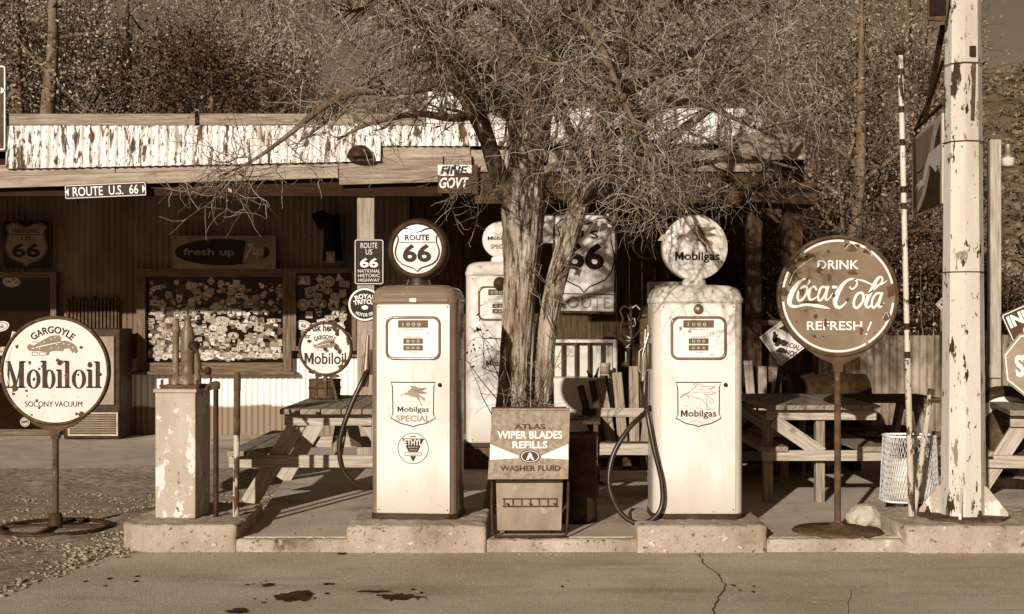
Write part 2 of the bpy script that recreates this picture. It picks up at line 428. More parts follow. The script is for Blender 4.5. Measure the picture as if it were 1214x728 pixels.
for _ in range(9000):
    y=random.uniform(5.5,12); x1=gx(y); x=x1-abs(random.gauss(0,1.6)) if random.random()<.75 else random.uniform(-6.5,x1)
    sp.append((x,y,.006,random.choice([.004,.005,.006,.008,.010,.015])))
for _ in range(230):                       # heap of broken stone by the island end
    x=random.gauss(-2.5,.16); y=random.gauss(8.45,.25); sp.append((min(x,-2.3),y,.012,random.uniform(.005,.020)))
for _ in range(260):                       # grit at the kerb foot
    x=random.uniform(-2.2,5); sp.append((x,8.18-abs(random.gauss(0,.05)),.003,random.uniform(.003,.009)))
o=pebbles('loose_pebbles',sp,'pebble'); tag(o,'loose pebbles and broken stone scattered over the gravel shoulder','gravel',kind='stuff')

# forecourt slab, walkway, islands
TXC=bpy.data.textures.new('concrete_lumps','CLOUDS'); TXC.noise_scale=.09; TXC.noise_depth=4
def kerbblock(name,pts,z0,z1,mat,bev=.018,rough=0.):
    b=MB(); b.zprism(pts,z0,z1); o=b.build(name,mat,bevel=0 if rough else bev,kind='structure')
    if rough:
        m=o.modifiers.new('remesh','REMESH'); m.mode='VOXEL'; m.voxel_size=.014; m.use_smooth_shade=True
        m=o.modifiers.new('smooth','SMOOTH'); m.iterations=2
        m=o.modifiers.new('lumps','DISPLACE'); m.texture=TXC; m.strength=rough; m.mid_level=.5; m.texture_coords='GLOBAL'
    return o
kerbblock('walkway',[(-14,12.05),(-1.98,12.05),(-1.98,15.9),(-14,15.9)],-.05,.075,'slab')
def wob(x0,x1,y,step=.14,amp=.008):
    out=[];x=x0
    while x<x1-step*.5: out.append((x,y+amp*noise.noise(Vector((x*4,y,2))))); x+=step
    out.append((x1,y)); return out
kerbblock('forecourt_slab',wob(-1.70,2.08,8.30)+[(9,8.30),(9,15.9),(-1.97,15.9),(-1.97,12.0),(-1.72,9.2)],-.05,.08,'slab',.012)
kerbblock('kerb_strip',wob(-1.70,2.4,8.22)+[(2.4,8.298),(-1.70,8.298)],-.05,.078,'kerb',rough=.02)
kerbblock('pump_island',[(-2.40,8.34),(-2.32,8.24)]+wob(-2.27,-1.68,8.21)+[(-1.66,8.5),(-1.70,9.25),(-2.34,9.25),(-2.40,8.5)],-.05,.165,'kerb',rough=.026)
kerbblock('pump_island',wob(-1.005,-.155,8.19)+[(-.15,8.98),(-1.005,8.98)],-.05,.165,'kerb',rough=.026)
kerbblock('pump_island',wob(.76,1.55,8.19)+[(1.57,8.98),(.76,8.98)],-.05,.165,'kerb',rough=.026)
kerbblock('pump_island',[(2.36,8.34),(2.40,8.20)]+wob(2.42,5.0,8.18)+[(5.0,9.05),(2.36,9.05)],-.05,.165,'kerb',rough=.026)
def blob(name,cx,cy,rx,ry,z,mat,seed=0,n=110):
    pts=[]
    for k in range(n):
        a=2*math.pi*k/n; r=1+.55*noise.noise(Vector((math.cos(a)*1.5,math.sin(a)*1.5,seed*3.1)))+.22*noise.noise(Vector((math.cos(a)*9,math.sin(a)*9,seed*1.7)))+.25*noise.noise(Vector((math.cos(a)*4,math.sin(a)*4,seed*3.1)))
        pts.append((cx+rx*r*math.cos(a),cy+ry*r*math.sin(a)))
    sheet(name,pts,z,mat)
def gp(px,py,z=0.):
    D=F*(EYE-z)/(py-380); return ((px-607)/F*D,D)
for i,(px,py,w,h) in enumerate(((352,708,25,5.5),(470,708,21,3.4),(318,694,9,1.6),(389,693,7,1.3),(445,702,18,1.6),(495,708.5,9,1.2),(281,725,14,2.5),(405,657,6,.9))):
    x,y=gp(px,py); s=F/y
    blob('oil_stain',x,y,w/s,h/s*y/EYE,.004,'oil',i)
rr_=random.Random(2)
for i in range(34):
    px,py=rr_.choice(((352,708),(470,708),(318,694),(445,702),(495,708),(700,690),(900,700),(150,690)))
    x,y=gp(px+rr_.gauss(0,26),py+rr_.gauss(0,4)); blob('oil_stain',x,y,rr_.uniform(.004,.014),rr_.uniform(.006,.03),.0035,'oil',i+20,26)
def crackline(pts,w,z):
    b=MB(); P=[]
    for i in range(len(pts)-1):
        a,c=Vector(pts[i]),Vector(pts[i+1])
        for s in range(7): P.append(a.lerp(c,s/7))
    vs=[];
    for i,p in enumerate(P):
        j=.02*noise.noise(Vector((p.x*9,p.y*9,1))); ww=w*(.55+.6*abs(noise.noise(Vector((i*.7,3,0)))))
        vs += [(p.x+j-ww,p.y,z),(p.x+j+ww,p.y,z)]
    b.add(vs,[(2*i,2*i+1,2*i+3,2*i+2) for i in range(len(P)-1)]); b.build('road_crack','crack',kind='structure')
crackline([gp(829,657),gp(833,668),gp(850,680),gp(860,692),gp(856,704),gp(846,722),gp(842,735),gp(846,760)],.006,.004)
crackline([gp(838,672),gp(858,686)],.004,.0042)
crackline([gp(1045,690),gp(1010,700),gp(1002,740)],.0025,.004)
crackline([(-1.97,14.2),(-3.5,13.3),(-4.5,12.9),(-8,12.6)],.012,.079)

# ------------------------------------------------------------------ the roadside store
def corr(x0,x1,z0,z1,y,pitch=.07,amp=.011,slope=0.,wave=None):
    """corrugated sheet standing in the x-z plane, ridges upright"""
    b=MB(); n=int((x1-x0)/pitch*6); vs=[]
    for i in range(n+1):
        x=x0+(x1-x0)*i/n; a=amp*math.sin(2*math.pi*(x-x0)/pitch)
        w=wave(x) if wave else 0
        vs += [(x,y+a,z0+w),(x,y+a+slope*.5,(z0+w+z1)/2),(x,y+a+slope,z1)]
    fs=[]
    for i in range(n):
        for k in (0,1): fs.append((3*i+k,3*i+3+k,3*i+4+k,3*i+1+k))
    b.add(vs,fs,0,True); return b
st=thing('roadside_store','long corrugated iron store with flaking painted roof edge and deep dark porch','store',(0,15.8,.08))
def loc(px,py,D): p=at(px,py,D); return (p.x,p.y-15.8,p.z-.08)
WT=3.0
corr(-8.5,-1.2,.90,WT,0).build('wall','wallc',st,fix=False)
corr(-8.5,-1.2,-.02,.885,-.012).build('wainscot','wallw',st,fix=False)
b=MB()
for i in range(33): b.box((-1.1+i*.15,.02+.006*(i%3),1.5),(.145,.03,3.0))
b.build('plank_wall','woodd',st)  # dark boards put the deep porch shade into the wall colour
corr(-3.2,.1,.0,3.,3.5).build('wall','wallc',st,fix=False)
for x in (3.8,-8.5):
    b=MB(); b.box((x,1.7,1.5),(.1,3.5,3)); b.build('end_wall','woodd',st)
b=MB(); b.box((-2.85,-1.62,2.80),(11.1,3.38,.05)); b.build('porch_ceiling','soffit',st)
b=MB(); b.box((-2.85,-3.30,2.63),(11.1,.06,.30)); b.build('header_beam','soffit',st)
b=MB(); b.box((-3.15,.9,3.09),(10.9,8.3,.06),(R(-.6),0,0)); b.build('roof','roofto',st)
# fascia boards (slightly out of level, as in life)
def D2(px,D=12.4): return (px-607)/F*D
b=MB()
x0,x1,x2=-6.4,D2(378),D2(402)
T=.030
def fb(xa,xb,za,zb,y=-3.40,t=.04):
    c=((xa+xb)/2,y,((za+zb)/2)+T*((xa+xb)/2+1.9)); b.box(c,(xb-xa,t,zb-za),(0,-T,0))
fb(x0,D2(137),2.737,2.84); fb(D2(137)+.006,x2-.006,2.737,2.843,-3.397); fb(x0,x2-.006,2.63,2.735,-3.402)
b.build('fascia_board','board',st,bevel=.004)
b=MB(); fb(x2,D2(560),2.565,2.80,-3.40,.035); b.build('fascia_patch','wood',st,bevel=.004)
b=MB(); b.box((D2(480),-3.38,2.86),(1.2,.04,.14)); b.box((D2(730),-3.36,2.80),(2.7,.04,.2)); b.build('fascia_board','board',st,bevel=.004)
b=MB(); b.box((D2(740),-3.36,2.545),(2.75,.05,.28)); b.build('porch_beam','woodd',st,bevel=.004)
# painted corrugated roof edge
wv=lambda x:T*.7*(x+3.3)
corr(D2(9),D2(452),2.745,3.12,-3.46,.078,.014,.05,wv).build('roof_edge','roofpt',st,fix=False)
corr(D2(404),D2(606),2.93,3.14,-3.43,.078,.013,.05).build('roof_edge','roofpt',st,fix=False)
corr(D2(600),D2(902),2.955,3.28,-3.42,.078,.013,.04).build('roof_edge','roofpt',st,fix=False)
b=MB(); b.prism([(D2(505),3.145),(D2(612),3.145),(D2(598),3.2),(D2(548),3.40),(D2(530),3.45),(D2(508),3.46)],-3.38,-3.34); b.build('gable_panel','roofpt',st)
b=MB()
for xa,xb in ((D2(4),D2(232)),(D2(236),D2(420)),(D2(424),D2(505))): b.box(((xa+xb)/2,-3.38,3.175+random.uniform(-.005,.005)),(xb-xa-.01,.05,.105))
b.build('ridge_board','wood',st,bevel=.005)
b=MB(); b.lathe([(.0,.10),(.06,.09),(.10,.05),(.12,.0),(.12,-.02),(0,-.02)],(D2(428),-3.5,2.83),20); b.build('vent_cap','darkir',st)
# beam ends past the right gable
b=MB(); b.box((D2(905),-3.44,2.90),(.74,.05,.2)); b.box((D2(905),-3.43,3.02),(.5,.05,.04)); b.build('end_board','wood',st,bevel=.004)
b=MB(); b.box((D2(922),-3.2,2.50),(.68,.6,.2),(0,R(3),0)); b.build('end_beam','woodd',st,bevel=.004)
for px,w,m in ((434,.16,'board'),(894,.13,'woodd'),(940,.17,'woodd')):
    b=MB(); b.box((D2(px,12.55),-3.22,1.3),(w,.13,2.6)); b.build('porch_post',m,st,bevel=.006)
# windows -------------------------------------------------------------
STK=[]
def sticker_mesh(k):
    b=MB(); w=.5; r=random.Random(k)
    base=k%4; ink=3 if base<2 else 0
    sh=k%6
    if sh==0: o=[(w*math.cos(2*math.pi*i/24),w*math.sin(2*math.pi*i/24)) for i in range(24)]
    elif sh==1: o=[(-.6,-.35),(.6,-.35),(.6,.35),(-.6,.35)]
    elif sh==2: o=[(.65*math.cos(2*math.pi*i/24),.4*math.sin(2*math.pi*i/24)) for i in range(24)]
    elif sh==3: o=mirror([(0,.42),(.3,.5),(.45,.42),(.36,.2),(.46,-.1),(.3,-.35),(0,-.55)])
    elif sh==4: o=[(-.42,-.42),(.42,-.42),(.42,.42),(-.42,.42)]
    else: o=[(0,-.5),(.5,0),(0,.5),(-.5,0)] if k%12==5 else [(-.5,-.4),(.5,-.4),(0,.5)]
    b.prism(o,0,.12,0)
    s=.82; b.flat([(x*s,z*s) for x,z in o],-.02,1); s=.72; b.flat([(x*s,z*s) for x,z in o],-.04,0)
    q=k%5
    if q==0: b.disc(0,0,.22,.22,-.06,1,20); b.disc(0,.03,.1,.1,-.08,0,16)
    elif q==1: b.flat([(-.3,-.1),(.3,-.1),(.3,.12),(-.3,.12)],-.06,1)
    elif q==2: b.text('66',0,0,.4,.34,-.06,1,.03)
    elif q==3: b.flat([(-.25,-.2),(.0,.28),(.25,-.2)],-.06,1); b.flat([(-.3,-.25),(.3,-.25),(.3,-.21),(-.3,-.21)],-.07,1)
    else: b.stroke([(-.3,.1,.05),(-.1,.18,.09),(.1,-.05,.07),(.3,.1,.05)],-.06,1); b.flat([(-.28,-.2),(.28,-.2),(.28,-.12),(-.28,-.12)],-.06,1)
    ms=['s1','s2','s3','s4']
    me=b.build('sticker',[ms[(k//6)%4 if k<24 else base],'s4' if (k//6)%4<2 else 's1'])
    return me
for k in range(24): STK.append(sticker_mesh(k))
sused=set()
def place_sticker(parent,x,z,s,y,k,rot):
    o=STK[k]
    if k in sused: o=STK[k].copy(); COL.objects.link(o)
    sused.add(k); o.parent=parent; o.location=(x,y,z); o.scale=(s,.022,s); o.rotation_euler=(0,rot,0); return o
def window(px0,px1,py0,py1,name,fw,nst,rs,sz,mull=(),dense_low=True):
    D=15.7; a=at(px0,py1,D); c=at(px1,py0,D); w=c.x-a.x; h=c.z-a.z
    root=MB(); root.box((0,0,0),(w-2*fw,.02,h-2*fw)); g=root.build(name,'glass',st); g.location=((a.x+c.x)/2,-.06,(a.z+c.z)/2-.08)
    b=MB()
    for s in(-1,1): b.box((s*(w-fw)/2,-.03,0),(fw,.10,h)); b.box((0,-.032,s*(h-fw)/2),(w-2*fw,.09,fw))
    for m in mull: b.box((m*w,-.03,0),(.04,.06,h-2*fw))
    if fw>.06: b.box((0,-.06,-h/2-.02),(w+.1,.12,.04))
    b.build('frame','frame',g,bevel=.006)
    rr=random.Random(rs); got=[]; tries=0
    while len(got)<nst and tries<9000:
        tries+=1
        z=(rr.random()**(1.5 if dense_low else 1)-.5)*(h-2*fw-.08); x=rr.uniform(-.5,.5)*(w-2*fw-.10); s=rr.uniform(*sz)
        if all((x-p[0])**2+(z-p[1])**2>(.40*(s+p[2]))**2 for p in got):
            got.append((x,z,s)); k=rr.randrange(24)
            if z<-.06 and rr.random()<.6: k=rr.randrange(12)
            place_sticker(g,x,z,s,-.0145,k,rr.uniform(-.25,.25))
    return g
gw=window(163,346,318,440,'window',.10,100,5,(.05,.105))
b=MB(); b.text('www.condure-tas',.0,.12,.62,.07,-.019,0,.0); b.build('lettering','s2',gw)
# the small leftovers between the big stickers, one sheet of scraps
b=MB(); rr=random.Random(8)
for q_ in range(900):
    x=rr.uniform(-.78,.78); z=-.48+.92*rr.random()**2.6*.98; s=rr.uniform(.012,.028) if q_>300 else rr.uniform(.03,.055); z=max(min(z,.42),-.42)
    x=max(-.76,min(.76,x)); b.M=Matrix.Translation((x,-.0118-q_*1.5e-6,z))@Matrix.Rotation(rr.uniform(-.4,.4),4,'Y')
    b.box((0,0,0),(s*2,.002,s*rr.uniform(1,2)),mi=rr.choice((0,1,1,2,2,2,3,3)) if q_>260 else rr.choice((2,2,3,3)))
o=b.build('sticker_scraps',['s1','s2','s3','s4'],gw); o['kind']='stuff'
window(346,423,318,416,'window',.055,34,9,(.09,.15),dense_low=False)
dw=window(-40,68,322,516,'door',.07,16,12,(.11,.2),dense_low=False)
b=MB(); b.box((.15,-.02,-.3),(.9,.05,.09)); b.build('rail','frame',dw); b=MB(); b.lathe([(.0,-.09),(.03,-.08),(.035,-.05),(.015,-.04),(.015,0)],(.38,-.02,-.18),14,axis='y'); b.build('handle','chrome',dw)
for o in STK:
    if o.parent is None: bpy.data.objects.remove(o)
# rusted louvre patch on the wall
b=MB()
p=at(108,375,15.7)
for i in range(14): b.box((p.x-.28+i*.043,-.06,p.z-.08),(.024,.03,.42+.06*math.sin(i*2.1)))
b.box((p.x,-.035,p.z-.08),(.62,.03,.40)); b.build('louvre_vent','rust',st)
# near-black panel on the right end, painting the shade inside a door opening
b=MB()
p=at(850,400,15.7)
b.box((.0+p.x,-.04,1.0),(1.0,.05,2.0)); b.build('doorway_shade_panel','dark',st)
# ------------------------------------------------------------------ logos and lettering pieces
def scaled(pts,cx,cz,s,flip=1): return [((p[0]-cx)*s,(cz-p[1])*s)+tuple(q*s for q in p[2:]) for p in pts]
HORSE=[(292,147),(312,135),(345,140),(385,140),(400,162),(470,165),(560,165),(480,212),(565,245),(470,263),(425,250),(455,280),(520,318),(527,350),(505,360),(480,335),(440,290),(445,340),(462,390),(488,425),(462,430),(447,378),(415,345),(392,310),(345,305),(300,292),(262,275),(240,270),(245,300),(228,285),(222,255),(150,297),(145,288),(210,245),(250,235),(275,205),(325,170),(318,155)]
def horse(b,cx,cz,w,y,mi,line=None,outline=False):
    s=w/420.; P=[((x-356)*s+cx,(282-z)*s+cz) for x,z in HORSE]
    if outline: b.stroke(P,y,line,w=w*.018,closed=True,sub=2)
    else: b.flat(P,y,mi)
    if line is not None:
        for q in ([(330,190),(380,200),(440,205),(540,170)],[(380,200),(400,225),(470,235),(540,243)],[(400,164),(380,185)],[(345,142),(335,165)]):
            b.stroke([((x-356)*s+cx,(282-z)*s+cz,w*.012) for x,z in q],y-.001,line)
LION=[(155,215),(168,200),(190,210),(215,195),(250,175),(290,155),(330,152),(345,165),(340,185),(370,182),(405,195),(430,215),(437,240),(425,255),(415,240),(407,252),(398,236),(385,225),(360,228),(352,242),(320,238),(295,240),(280,245),(275,262),(262,265),(262,245),(220,240),(180,240),(160,235)]
def lion(b,cx,cz,w,y,mi,line):
    s=w/290.; f=lambda x,z:((x-296)*s+cx,(208-z)*s+cz)
    b.flat([f(*p) for p in LION],y,mi)
    b.stroke([f(180,228)+(w*.016,),f(260,207)+(w*.02,),f(340,192)+(w*.012,)],y-.001,line)
    for x,z in ((200,222),(225,228),(250,190),(290,175),(310,165),(320,205),(360,200),(385,205),(410,220),(290,222),(330,222)): b.disc(*f(x,z),w*.012,w*.012,y-.001,line,10)
    for x0,x1 in ((183,212),(222,255)): b.stroke([f(x0,246)+(w*.012,),f(x1,246)+(w*.012,),f(x1,264)+(w*.012,),f(x0,264)+(w*.012,)],y,mi,closed=True,sub=1)
    b.stroke([f(185,190)+(w*.012,),f(215,190)+(w*.012,)],y,mi,sub=1)
def serif_word(b,X,Y,y,mi):
    """the heavy slab-serif word of the big round sign, in crop units through X(), Y()"""
    def bx(x0,x1,z0,z1): b.flat([(X(x0),Y(z1)),(X(x1),Y(z1)),(X(x1),Y(z0)),(X(x0),Y(z0))],y,mi)
    def o(x0,x1,z0,z1,th):
        cx,cz=(x0+x1)/2,(z0+z1)/2; rx,rz=(x1-x0)/2,(z1-z0)/2
        sx=abs(X(1)-X(0)); sz=abs(Y(1)-Y(0))
        b.ring(X(cx),Y(cz),(rx-th)*sx,rx*sx,y-.0009,mi,40,r0z=(rz-7)*sz,r1z=rz*sz)
    # M
    bx(47,56,303,440); bx(38,70,436,446); bx(36,62,295,305)
    b.flat([(X(60),Y(295)),(X(98),Y(410)),(X(90),Y(446)),(X(84),Y(446)),(X(46),Y(303)),(X(40),Y(295))],y-.0003,mi)
    b.flat([(X(90),Y(446)),(X(117),Y(296)),(X(124),Y(296)),(X(124),Y(320)),(X(93),Y(446))],y-.0006,mi)
    bx(110,137,298,440); bx(104,145,436,446); bx(120,145,295,305)
    o(152,229,342,450,21)
    bx(240,262,296,446); bx(230,256,294,303); o(246,312,342,450,20)
    bx(325,347,345,440); bx(316,340,342,351); bx(315,356,437,446); b.disc(X(336),Y(305),14*abs(X(1)-X(0)),15*abs(X(1)-X(0)),y,mi,20)
    bx(366,389,296,440); bx(357,380,294,303); bx(356,398,437,446)
    o(403,482,342,450,21)
    bx(494,516,345,440); bx(485,508,342,351); bx(484,524,437,446); b.disc(X(504),Y(318),13*abs(X(1)-X(0)),14*abs(X(1)-X(0)),y,mi,20)
    bx(536,559,300,440); bx(528,552,297,306); bx(526,568,437,446)
def chips(b,spots,y,mi,seed=0):
    for k,(cx,cz,rx,rz) in enumerate(spots):
        n=22; P=[]
        for i in range(n):
            a=2*math.pi*i/n; q=Vector((math.cos(a)*1.6,math.sin(a)*1.6,k*2.7+seed)); r=1+.55*noise.noise(q)+.35*noise.noise(q*2.6)
            P.append((cx+rx*r*math.cos(a),cz+rz*r*math.sin(a)))
        b.flat(P,y,mi)
def us_shield(w,h):
    """highway shield outline"""
    a=[(0,.40),(.10,.43),(.20,.485),(.32,.5),(.42,.46),(.50,.39),(.44,.28),(.45,.17),(.50,.02),(.51,-.10),(.46,-.24),(.36,-.34),(.22,-.40),(.09,-.44),(0,-.52)]
    return mirror([(x*w,z*h) for x,z in a])

# ------------------------------------------------------------------ round signs on iron stands
def round_sign(name,label,loc,rz,H,ro,ri,face,base,neck=True,rimm='rust',t=.03):
    """H = height of the disc centre; ro / ri = outer frame and face radius"""
    th=thing(name,label,'sign',loc,rz)
    MB().lathe([(0,-t*.4),(ri+.004,-t*.4),(ri+.004,t*.3),(0,t*.3)],(0,0,H),64,axis='y',smooth=False).build('face',face,th)
    MB().lathe([(ri,-t*.3),(ri,-t*.62),(ri+(ro-ri)*.25,-t*.9),(ro-.006,-t*.85),(ro,-t*.5),(ro,t*.5),(ro-.01,t*.8),(ri,t*.5),(ri,-t*.3)],(0,0,H),72,axis='y').build('rim',rimm,th)
    b=MB(); zb=.03
    pr=ro*.055 if ro>.3 else .016
    b.tube([(0,0,zb),(0,0,H-ro+.005)],pr,16)
    b.build('pole',rimm,th)
    if neck:
        b=MB(); P=[(ro*.56,-ro*.83),(ro*.36,-ro*.985),(ro*.20,-ro*1.06),(ro*.105,-ro*1.10),(ro*.075,-ro*1.16),(ro*.07,-ro*1.24),(0,-ro*1.24)]
        P2=[(x,z) for x,z in P]+[(-x,z) for x,z in P[::-1] if x>0]
        top=[(-ro*.62*math.cos(k*math.pi/12)/1.0,0) for k in range(0)]
        arc=[]
        a0=math.atan2(-.83,.56)
        for k in range(13):
            a=(math.pi-(-a0)) + (math.pi-2*(-a0))*0
        a1=-a0; 
        for k in range(13):
            a=-(math.pi-a1)+(math.pi-2*a1)*k/12; arc.append((ro*1.0*math.cos(a),ro*1.0*math.sin(a)))
        pts=P2+arc[1:-1]
        b.prism([(x,z+H) for x,z in pts],-.022,.022); b.build('bracket',rimm,th,bevel=.005)
    b=MB()
    if base=='disc': b.lathe([(0,.055),(.05,.05),(.06,.035),(.17,.03),(.19,.018),(.27,.016),(.285,0),(0,0)],(0,0,0),40)
    elif base=='wheel':
        b.lathe([(.33,.025),(.345,.032),(.365,.03),(.375,.01),(.36,.0),(.33,.0),(.33,.025)],(0,0,0),44)
        b.box((0,0,.024),(.68,.035,.02)); b.box((0,0,.023),(.035,.68,.018)); b.lathe([(0,.11),(.04,.10),(.055,.03),(.055,0),(0,0)],(0,0,.01),18)
    b.build('base',rimm if base=='disc' else 'darkir',th)
    return th
# big lubricant sign, left
D=9.1; s=1/(4.696*F/D); H=1.41-(439.5-380)/F*D
th=round_sign('round_sign','big round cream Mobiloil sign with a dark beast, on an iron pole in the gravel',(at(66,0,D).x,D,0.0),0,H,.37,.349,'porc','wheel')
X=lambda x:(x-310)*s; Y=lambda z:(350-z)*s+H
b=MB(); serif_word(b,X,Y,-.0150,0)
b.text('GARGOYLE',X(297),Y(122),258*s,40*s,-.015,0,.025,arc=170*s); b.text('SOCONY·VACUUM',X(302),Y(535),318*s,30*s,-.015,0,.0)
b.build('lettering','ink',th)
b=MB(); lion(b,X(296),Y(208),290*s,-.015,0,1); b.build('emblem',['greyink','porc'],th)
b=MB(); chips(b,[(X(x),Y(z),r*s,r*s) for x,z,r in ((98,214,9),(170,305,9),(85,447,16),(78,478,8),(325,290,9),(345,300,11),(375,378,11),(503,315,12),(560,370,9),(193,397,8),(438,372,6),(150,460,7),(155,490,4),(208,515,7),(222,556,7),(180,595,5),(455,590,14),(222,340,7),(455,220,8),(240,325,8),(430,590,8))],-.0162,0,3)
b.stroke([(X(60+0),Y(440)+0,.004),(X(40),Y(330),.004),(X(70),Y(220),.003)],-.0158,1)
b.build('chipped_enamel',['rust','porc'],th)
# big soda sign, right
D=8.52; s=1/(4.667*F/D); H=1.41-(351-380)/F*D-.08
th=round_sign('round_sign','large round chipped soft drink sign with white Coca-Cola script on an iron stand',(at(993,0,D).x,D,.08),0,H,.385,.361,'coke','disc',rimm='rust')
X=lambda x:(x-360)*s; Y=lambda z:(352-z)*s+H
def st_(b,pts,mi=0,k=1.0,y=-.0150): b.stroke([(X(x),Y(z),w*s*k) for x,z,w in pts],y,mi)
b=MB()
st_(b,[(188,292,5),(203,270,9),(181,257,9),(145,275,17),(112,320,27),(92,370,28),(98,403,20),(130,410,15),(180,400,13),(230,404,18),(280,413,15),(318,422,3)])
def loop(b,pts,w): b.stroke([(X(x),Y(z),w*s) for x,z in pts],-.0152,0,closed=True)
loop(b,[(178,298),(150,315),(136,350),(142,376),(163,370),(184,340),(190,312)],13)
st_(b,[(188,312,6),(205,318,6)])
st_(b,[(240,322,12),(228,300,12),(207,314,14),(197,347,16),(207,373,12),(235,362,8),(262,335,5)],y=-.0154)
loop(b,[(290,304),(268,305),(252,335),(250,368),(263,376),(284,350),(297,318)],13)
st_(b,[(306,296,15),(292,348,15),(294,375,11),(312,364,7),(330,336,4)],y=-.0154)
st_(b,[(326,303,15),(354,302,15)])
st_(b,[(424,300,7),(436,314,8),(457,300,9),(464,275,9),(444,258,10),(405,270,15),(370,312,24),(346,365,28),(345,400,22),(364,416,17),(390,402,11),(410,380,5)])
st_(b,[(444,260,6),(470,262,6),(505,270,10),(545,288,9),(582,292,8),(612,280,8),(632,264,2)])
loop(b,[(488,334),(464,344),(447,380),(450,412),(470,414),(494,384),(500,350)],14)
st_(b,[(500,352,5),(548,325,8),(602,272,11),(596,246,11),(570,268,19),(530,350,22),(513,396,19),(526,416,12),(548,394,6)],y=-.0154)
loop(b,[(594,338),(570,340),(550,370),(546,405),(558,416),(577,394),(597,352)],13)
st_(b,[(604,332,14),(585,388,15),(588,414,11),(604,402,8),(614,388,4)],y=-.0154)
b.text('DRINK',X(360),Y(179),228*s,50*s,-.015,0,.015); b.text('REFRESH',X(340),Y(516),306*s,50*s,-.015,0,.015)
st_(b,[(543,494,11),(522,545,7)]); b.disc(X(516),Y(562),6*s,6*s,-.015,0,12)
b.build('lettering','letter',th)
b=MB()
for a0,a1 in ((8,78),(84,128),(150,172),(186,300),(303,353)): b.ring(0,H,.342,.355,-.0150,0,30,R(a0),R(a1))
b.build('border_line','letter',th)
b=MB()
chips(b,[(X(x),Y(z),rx*s,rz*s) for x,z,rx,rz in ((432,82,40,26),(522,100,24,18),(150,140,50,18),(110,210,22,48),(200,130,30,12),(62,330,22,22),(655,322,28,30),(158,330,14,26),(205,385,46,9),(336,350,9,10),(440,222,26,14),(255,208,18,16),(310,250,9,26),(235,465,11,13),(290,505,10,26),(178,432,10,6),(625,465,20,26),(487,545,10,22),(228,575,12,8),(278,575,5,5),(412,372,9,12),(305,105,9,9),(95,275,12,22),(575,95,12,8),(560,555,5,5),(190,260,10,9),(130,495,5,4),(600,400,12,6))],-.0162,0,11)
b.build('chipped_enamel',['rust'],th)
b=MB()
for q in ([(90,285),(115,225),(160,180),(225,140)],[(395,95),(432,62),(466,90)],[(500,85),(530,100),(548,132)],[(605,480),(625,440),(640,470)]):
    b.stroke([(X(x),Y(z),2.2*s) for x,z in q],-.0164,0,sub=4)
b.build('chip_edges','letter',th)
# small "ask here" sign in a keg on the picnic table
D=10.75
th=round_sign('round_sign','small round chipped sign reading Ask here for Mobiloil, standing on a picnic table',(at(386,0,D).x,D,.785),R(-4),.40,.218,.196,'porc2','none',neck=False)
s=1/(6.613*F/D); H=.40; X=lambda x:(x-245)*s; Y=lambda z:(300-z)*s+H
b=MB(); b.text('Ask here',X(225),Y(135),220*s,60*s,-.0150,0,.03); b.text('for',X(105),Y(198),50*s,44*s,-.015,0,.02,shear=.25); b.text('GARGOYLE',X(240),Y(208),175*s,36*s,-.015,0,.03,arc=190*s)
b.word_m('obiloil',X(245),Y(375),330*s,92*s,-.015,0,.012,.24,.0); b.build('lettering','ink',th)
b=MB(); lion(b,X(255),Y(268),215*s,-.015,0,1); b.build('emblem',['greyink','porc2'],th)
b=MB(); chips(b,[(X(x),Y(z),rx*s,rz*s) for x,z,rx,rz in ((320,120,24,40),(270,100,12,12),(425,220,14,50),(340,170,18,30),(300,250,18,14),(330,290,20,20),(358,318,16,20),(400,395,26,14),(375,440,30,16),(145,480,30,18),(118,240,16,12),(245,302,16,14),(190,515,30,12),(315,515,50,14),(97,152,8,12))],-.0160,0,5); b.build('chipped_enamel','rust',th)
b=MB(); b.tube([(-.07,0,.0),(-.07,0,.2)],.012,8); b.tube([(.09,0,.0),(.04,0,.2)],.012,8); b.build('strut','rust',th)
kg=thing('keg','squat dark iron keg holding the small Ask here sign on the picnic table','keg',(at(384,0,10.75).x-.01,10.87,.785))
MB().lathe([(0,0),(.125,0),(.13,.02),(.125,.03),(.128,.08),(.125,.13),(.13,.14),(.128,.155),(.0,.155)],(0,0,0),28).build('drum','rust',kg)
MB().tube([(.128*math.cos(a),.128*math.sin(a),.085) for a in [k*math.pi/12 for k in range(24)]],.006,6,closed=True).build('hoop','darkir',kg)

# ------------------------------------------------------------------ flat signs
def panel(name,label,cat,pts,loc,rz=0,t=.012,face='black',tilt=0,group=None):
    th=thing(name,label,cat,loc,rz,group)
    th.rotation_euler=(0,tilt,rz)
    b=MB(); b.prism(pts,0,t); b.build('panel',face,th,bevel=.002); return th
p=at(121,224.5,12.25); w=98/F*12.25; h=17/F*12.25
th=panel('street_sign','long black street sign reading ROUTE U.S. 66 nailed to the store fascia','sign',rrect(w,h,.015),(p.x,12.355,p.z),tilt=-R(2.6),face='black')
b=MB(); b.text('ROUTE  U.S.  66',0,.0,w*.80,h*.66,-.003,0,.012)
b.stroke([(x,z,.006) for x,z in rrect(w*.975,h*.88,.012)],-.003,0,closed=True,sub=1)
for sx in(-1,1): b.flat([(sx*w*.45,h*.3),(sx*w*.485,0),(sx*w*.45,-h*.3)],-.0032,0)
b.build('lettering','letter',th)
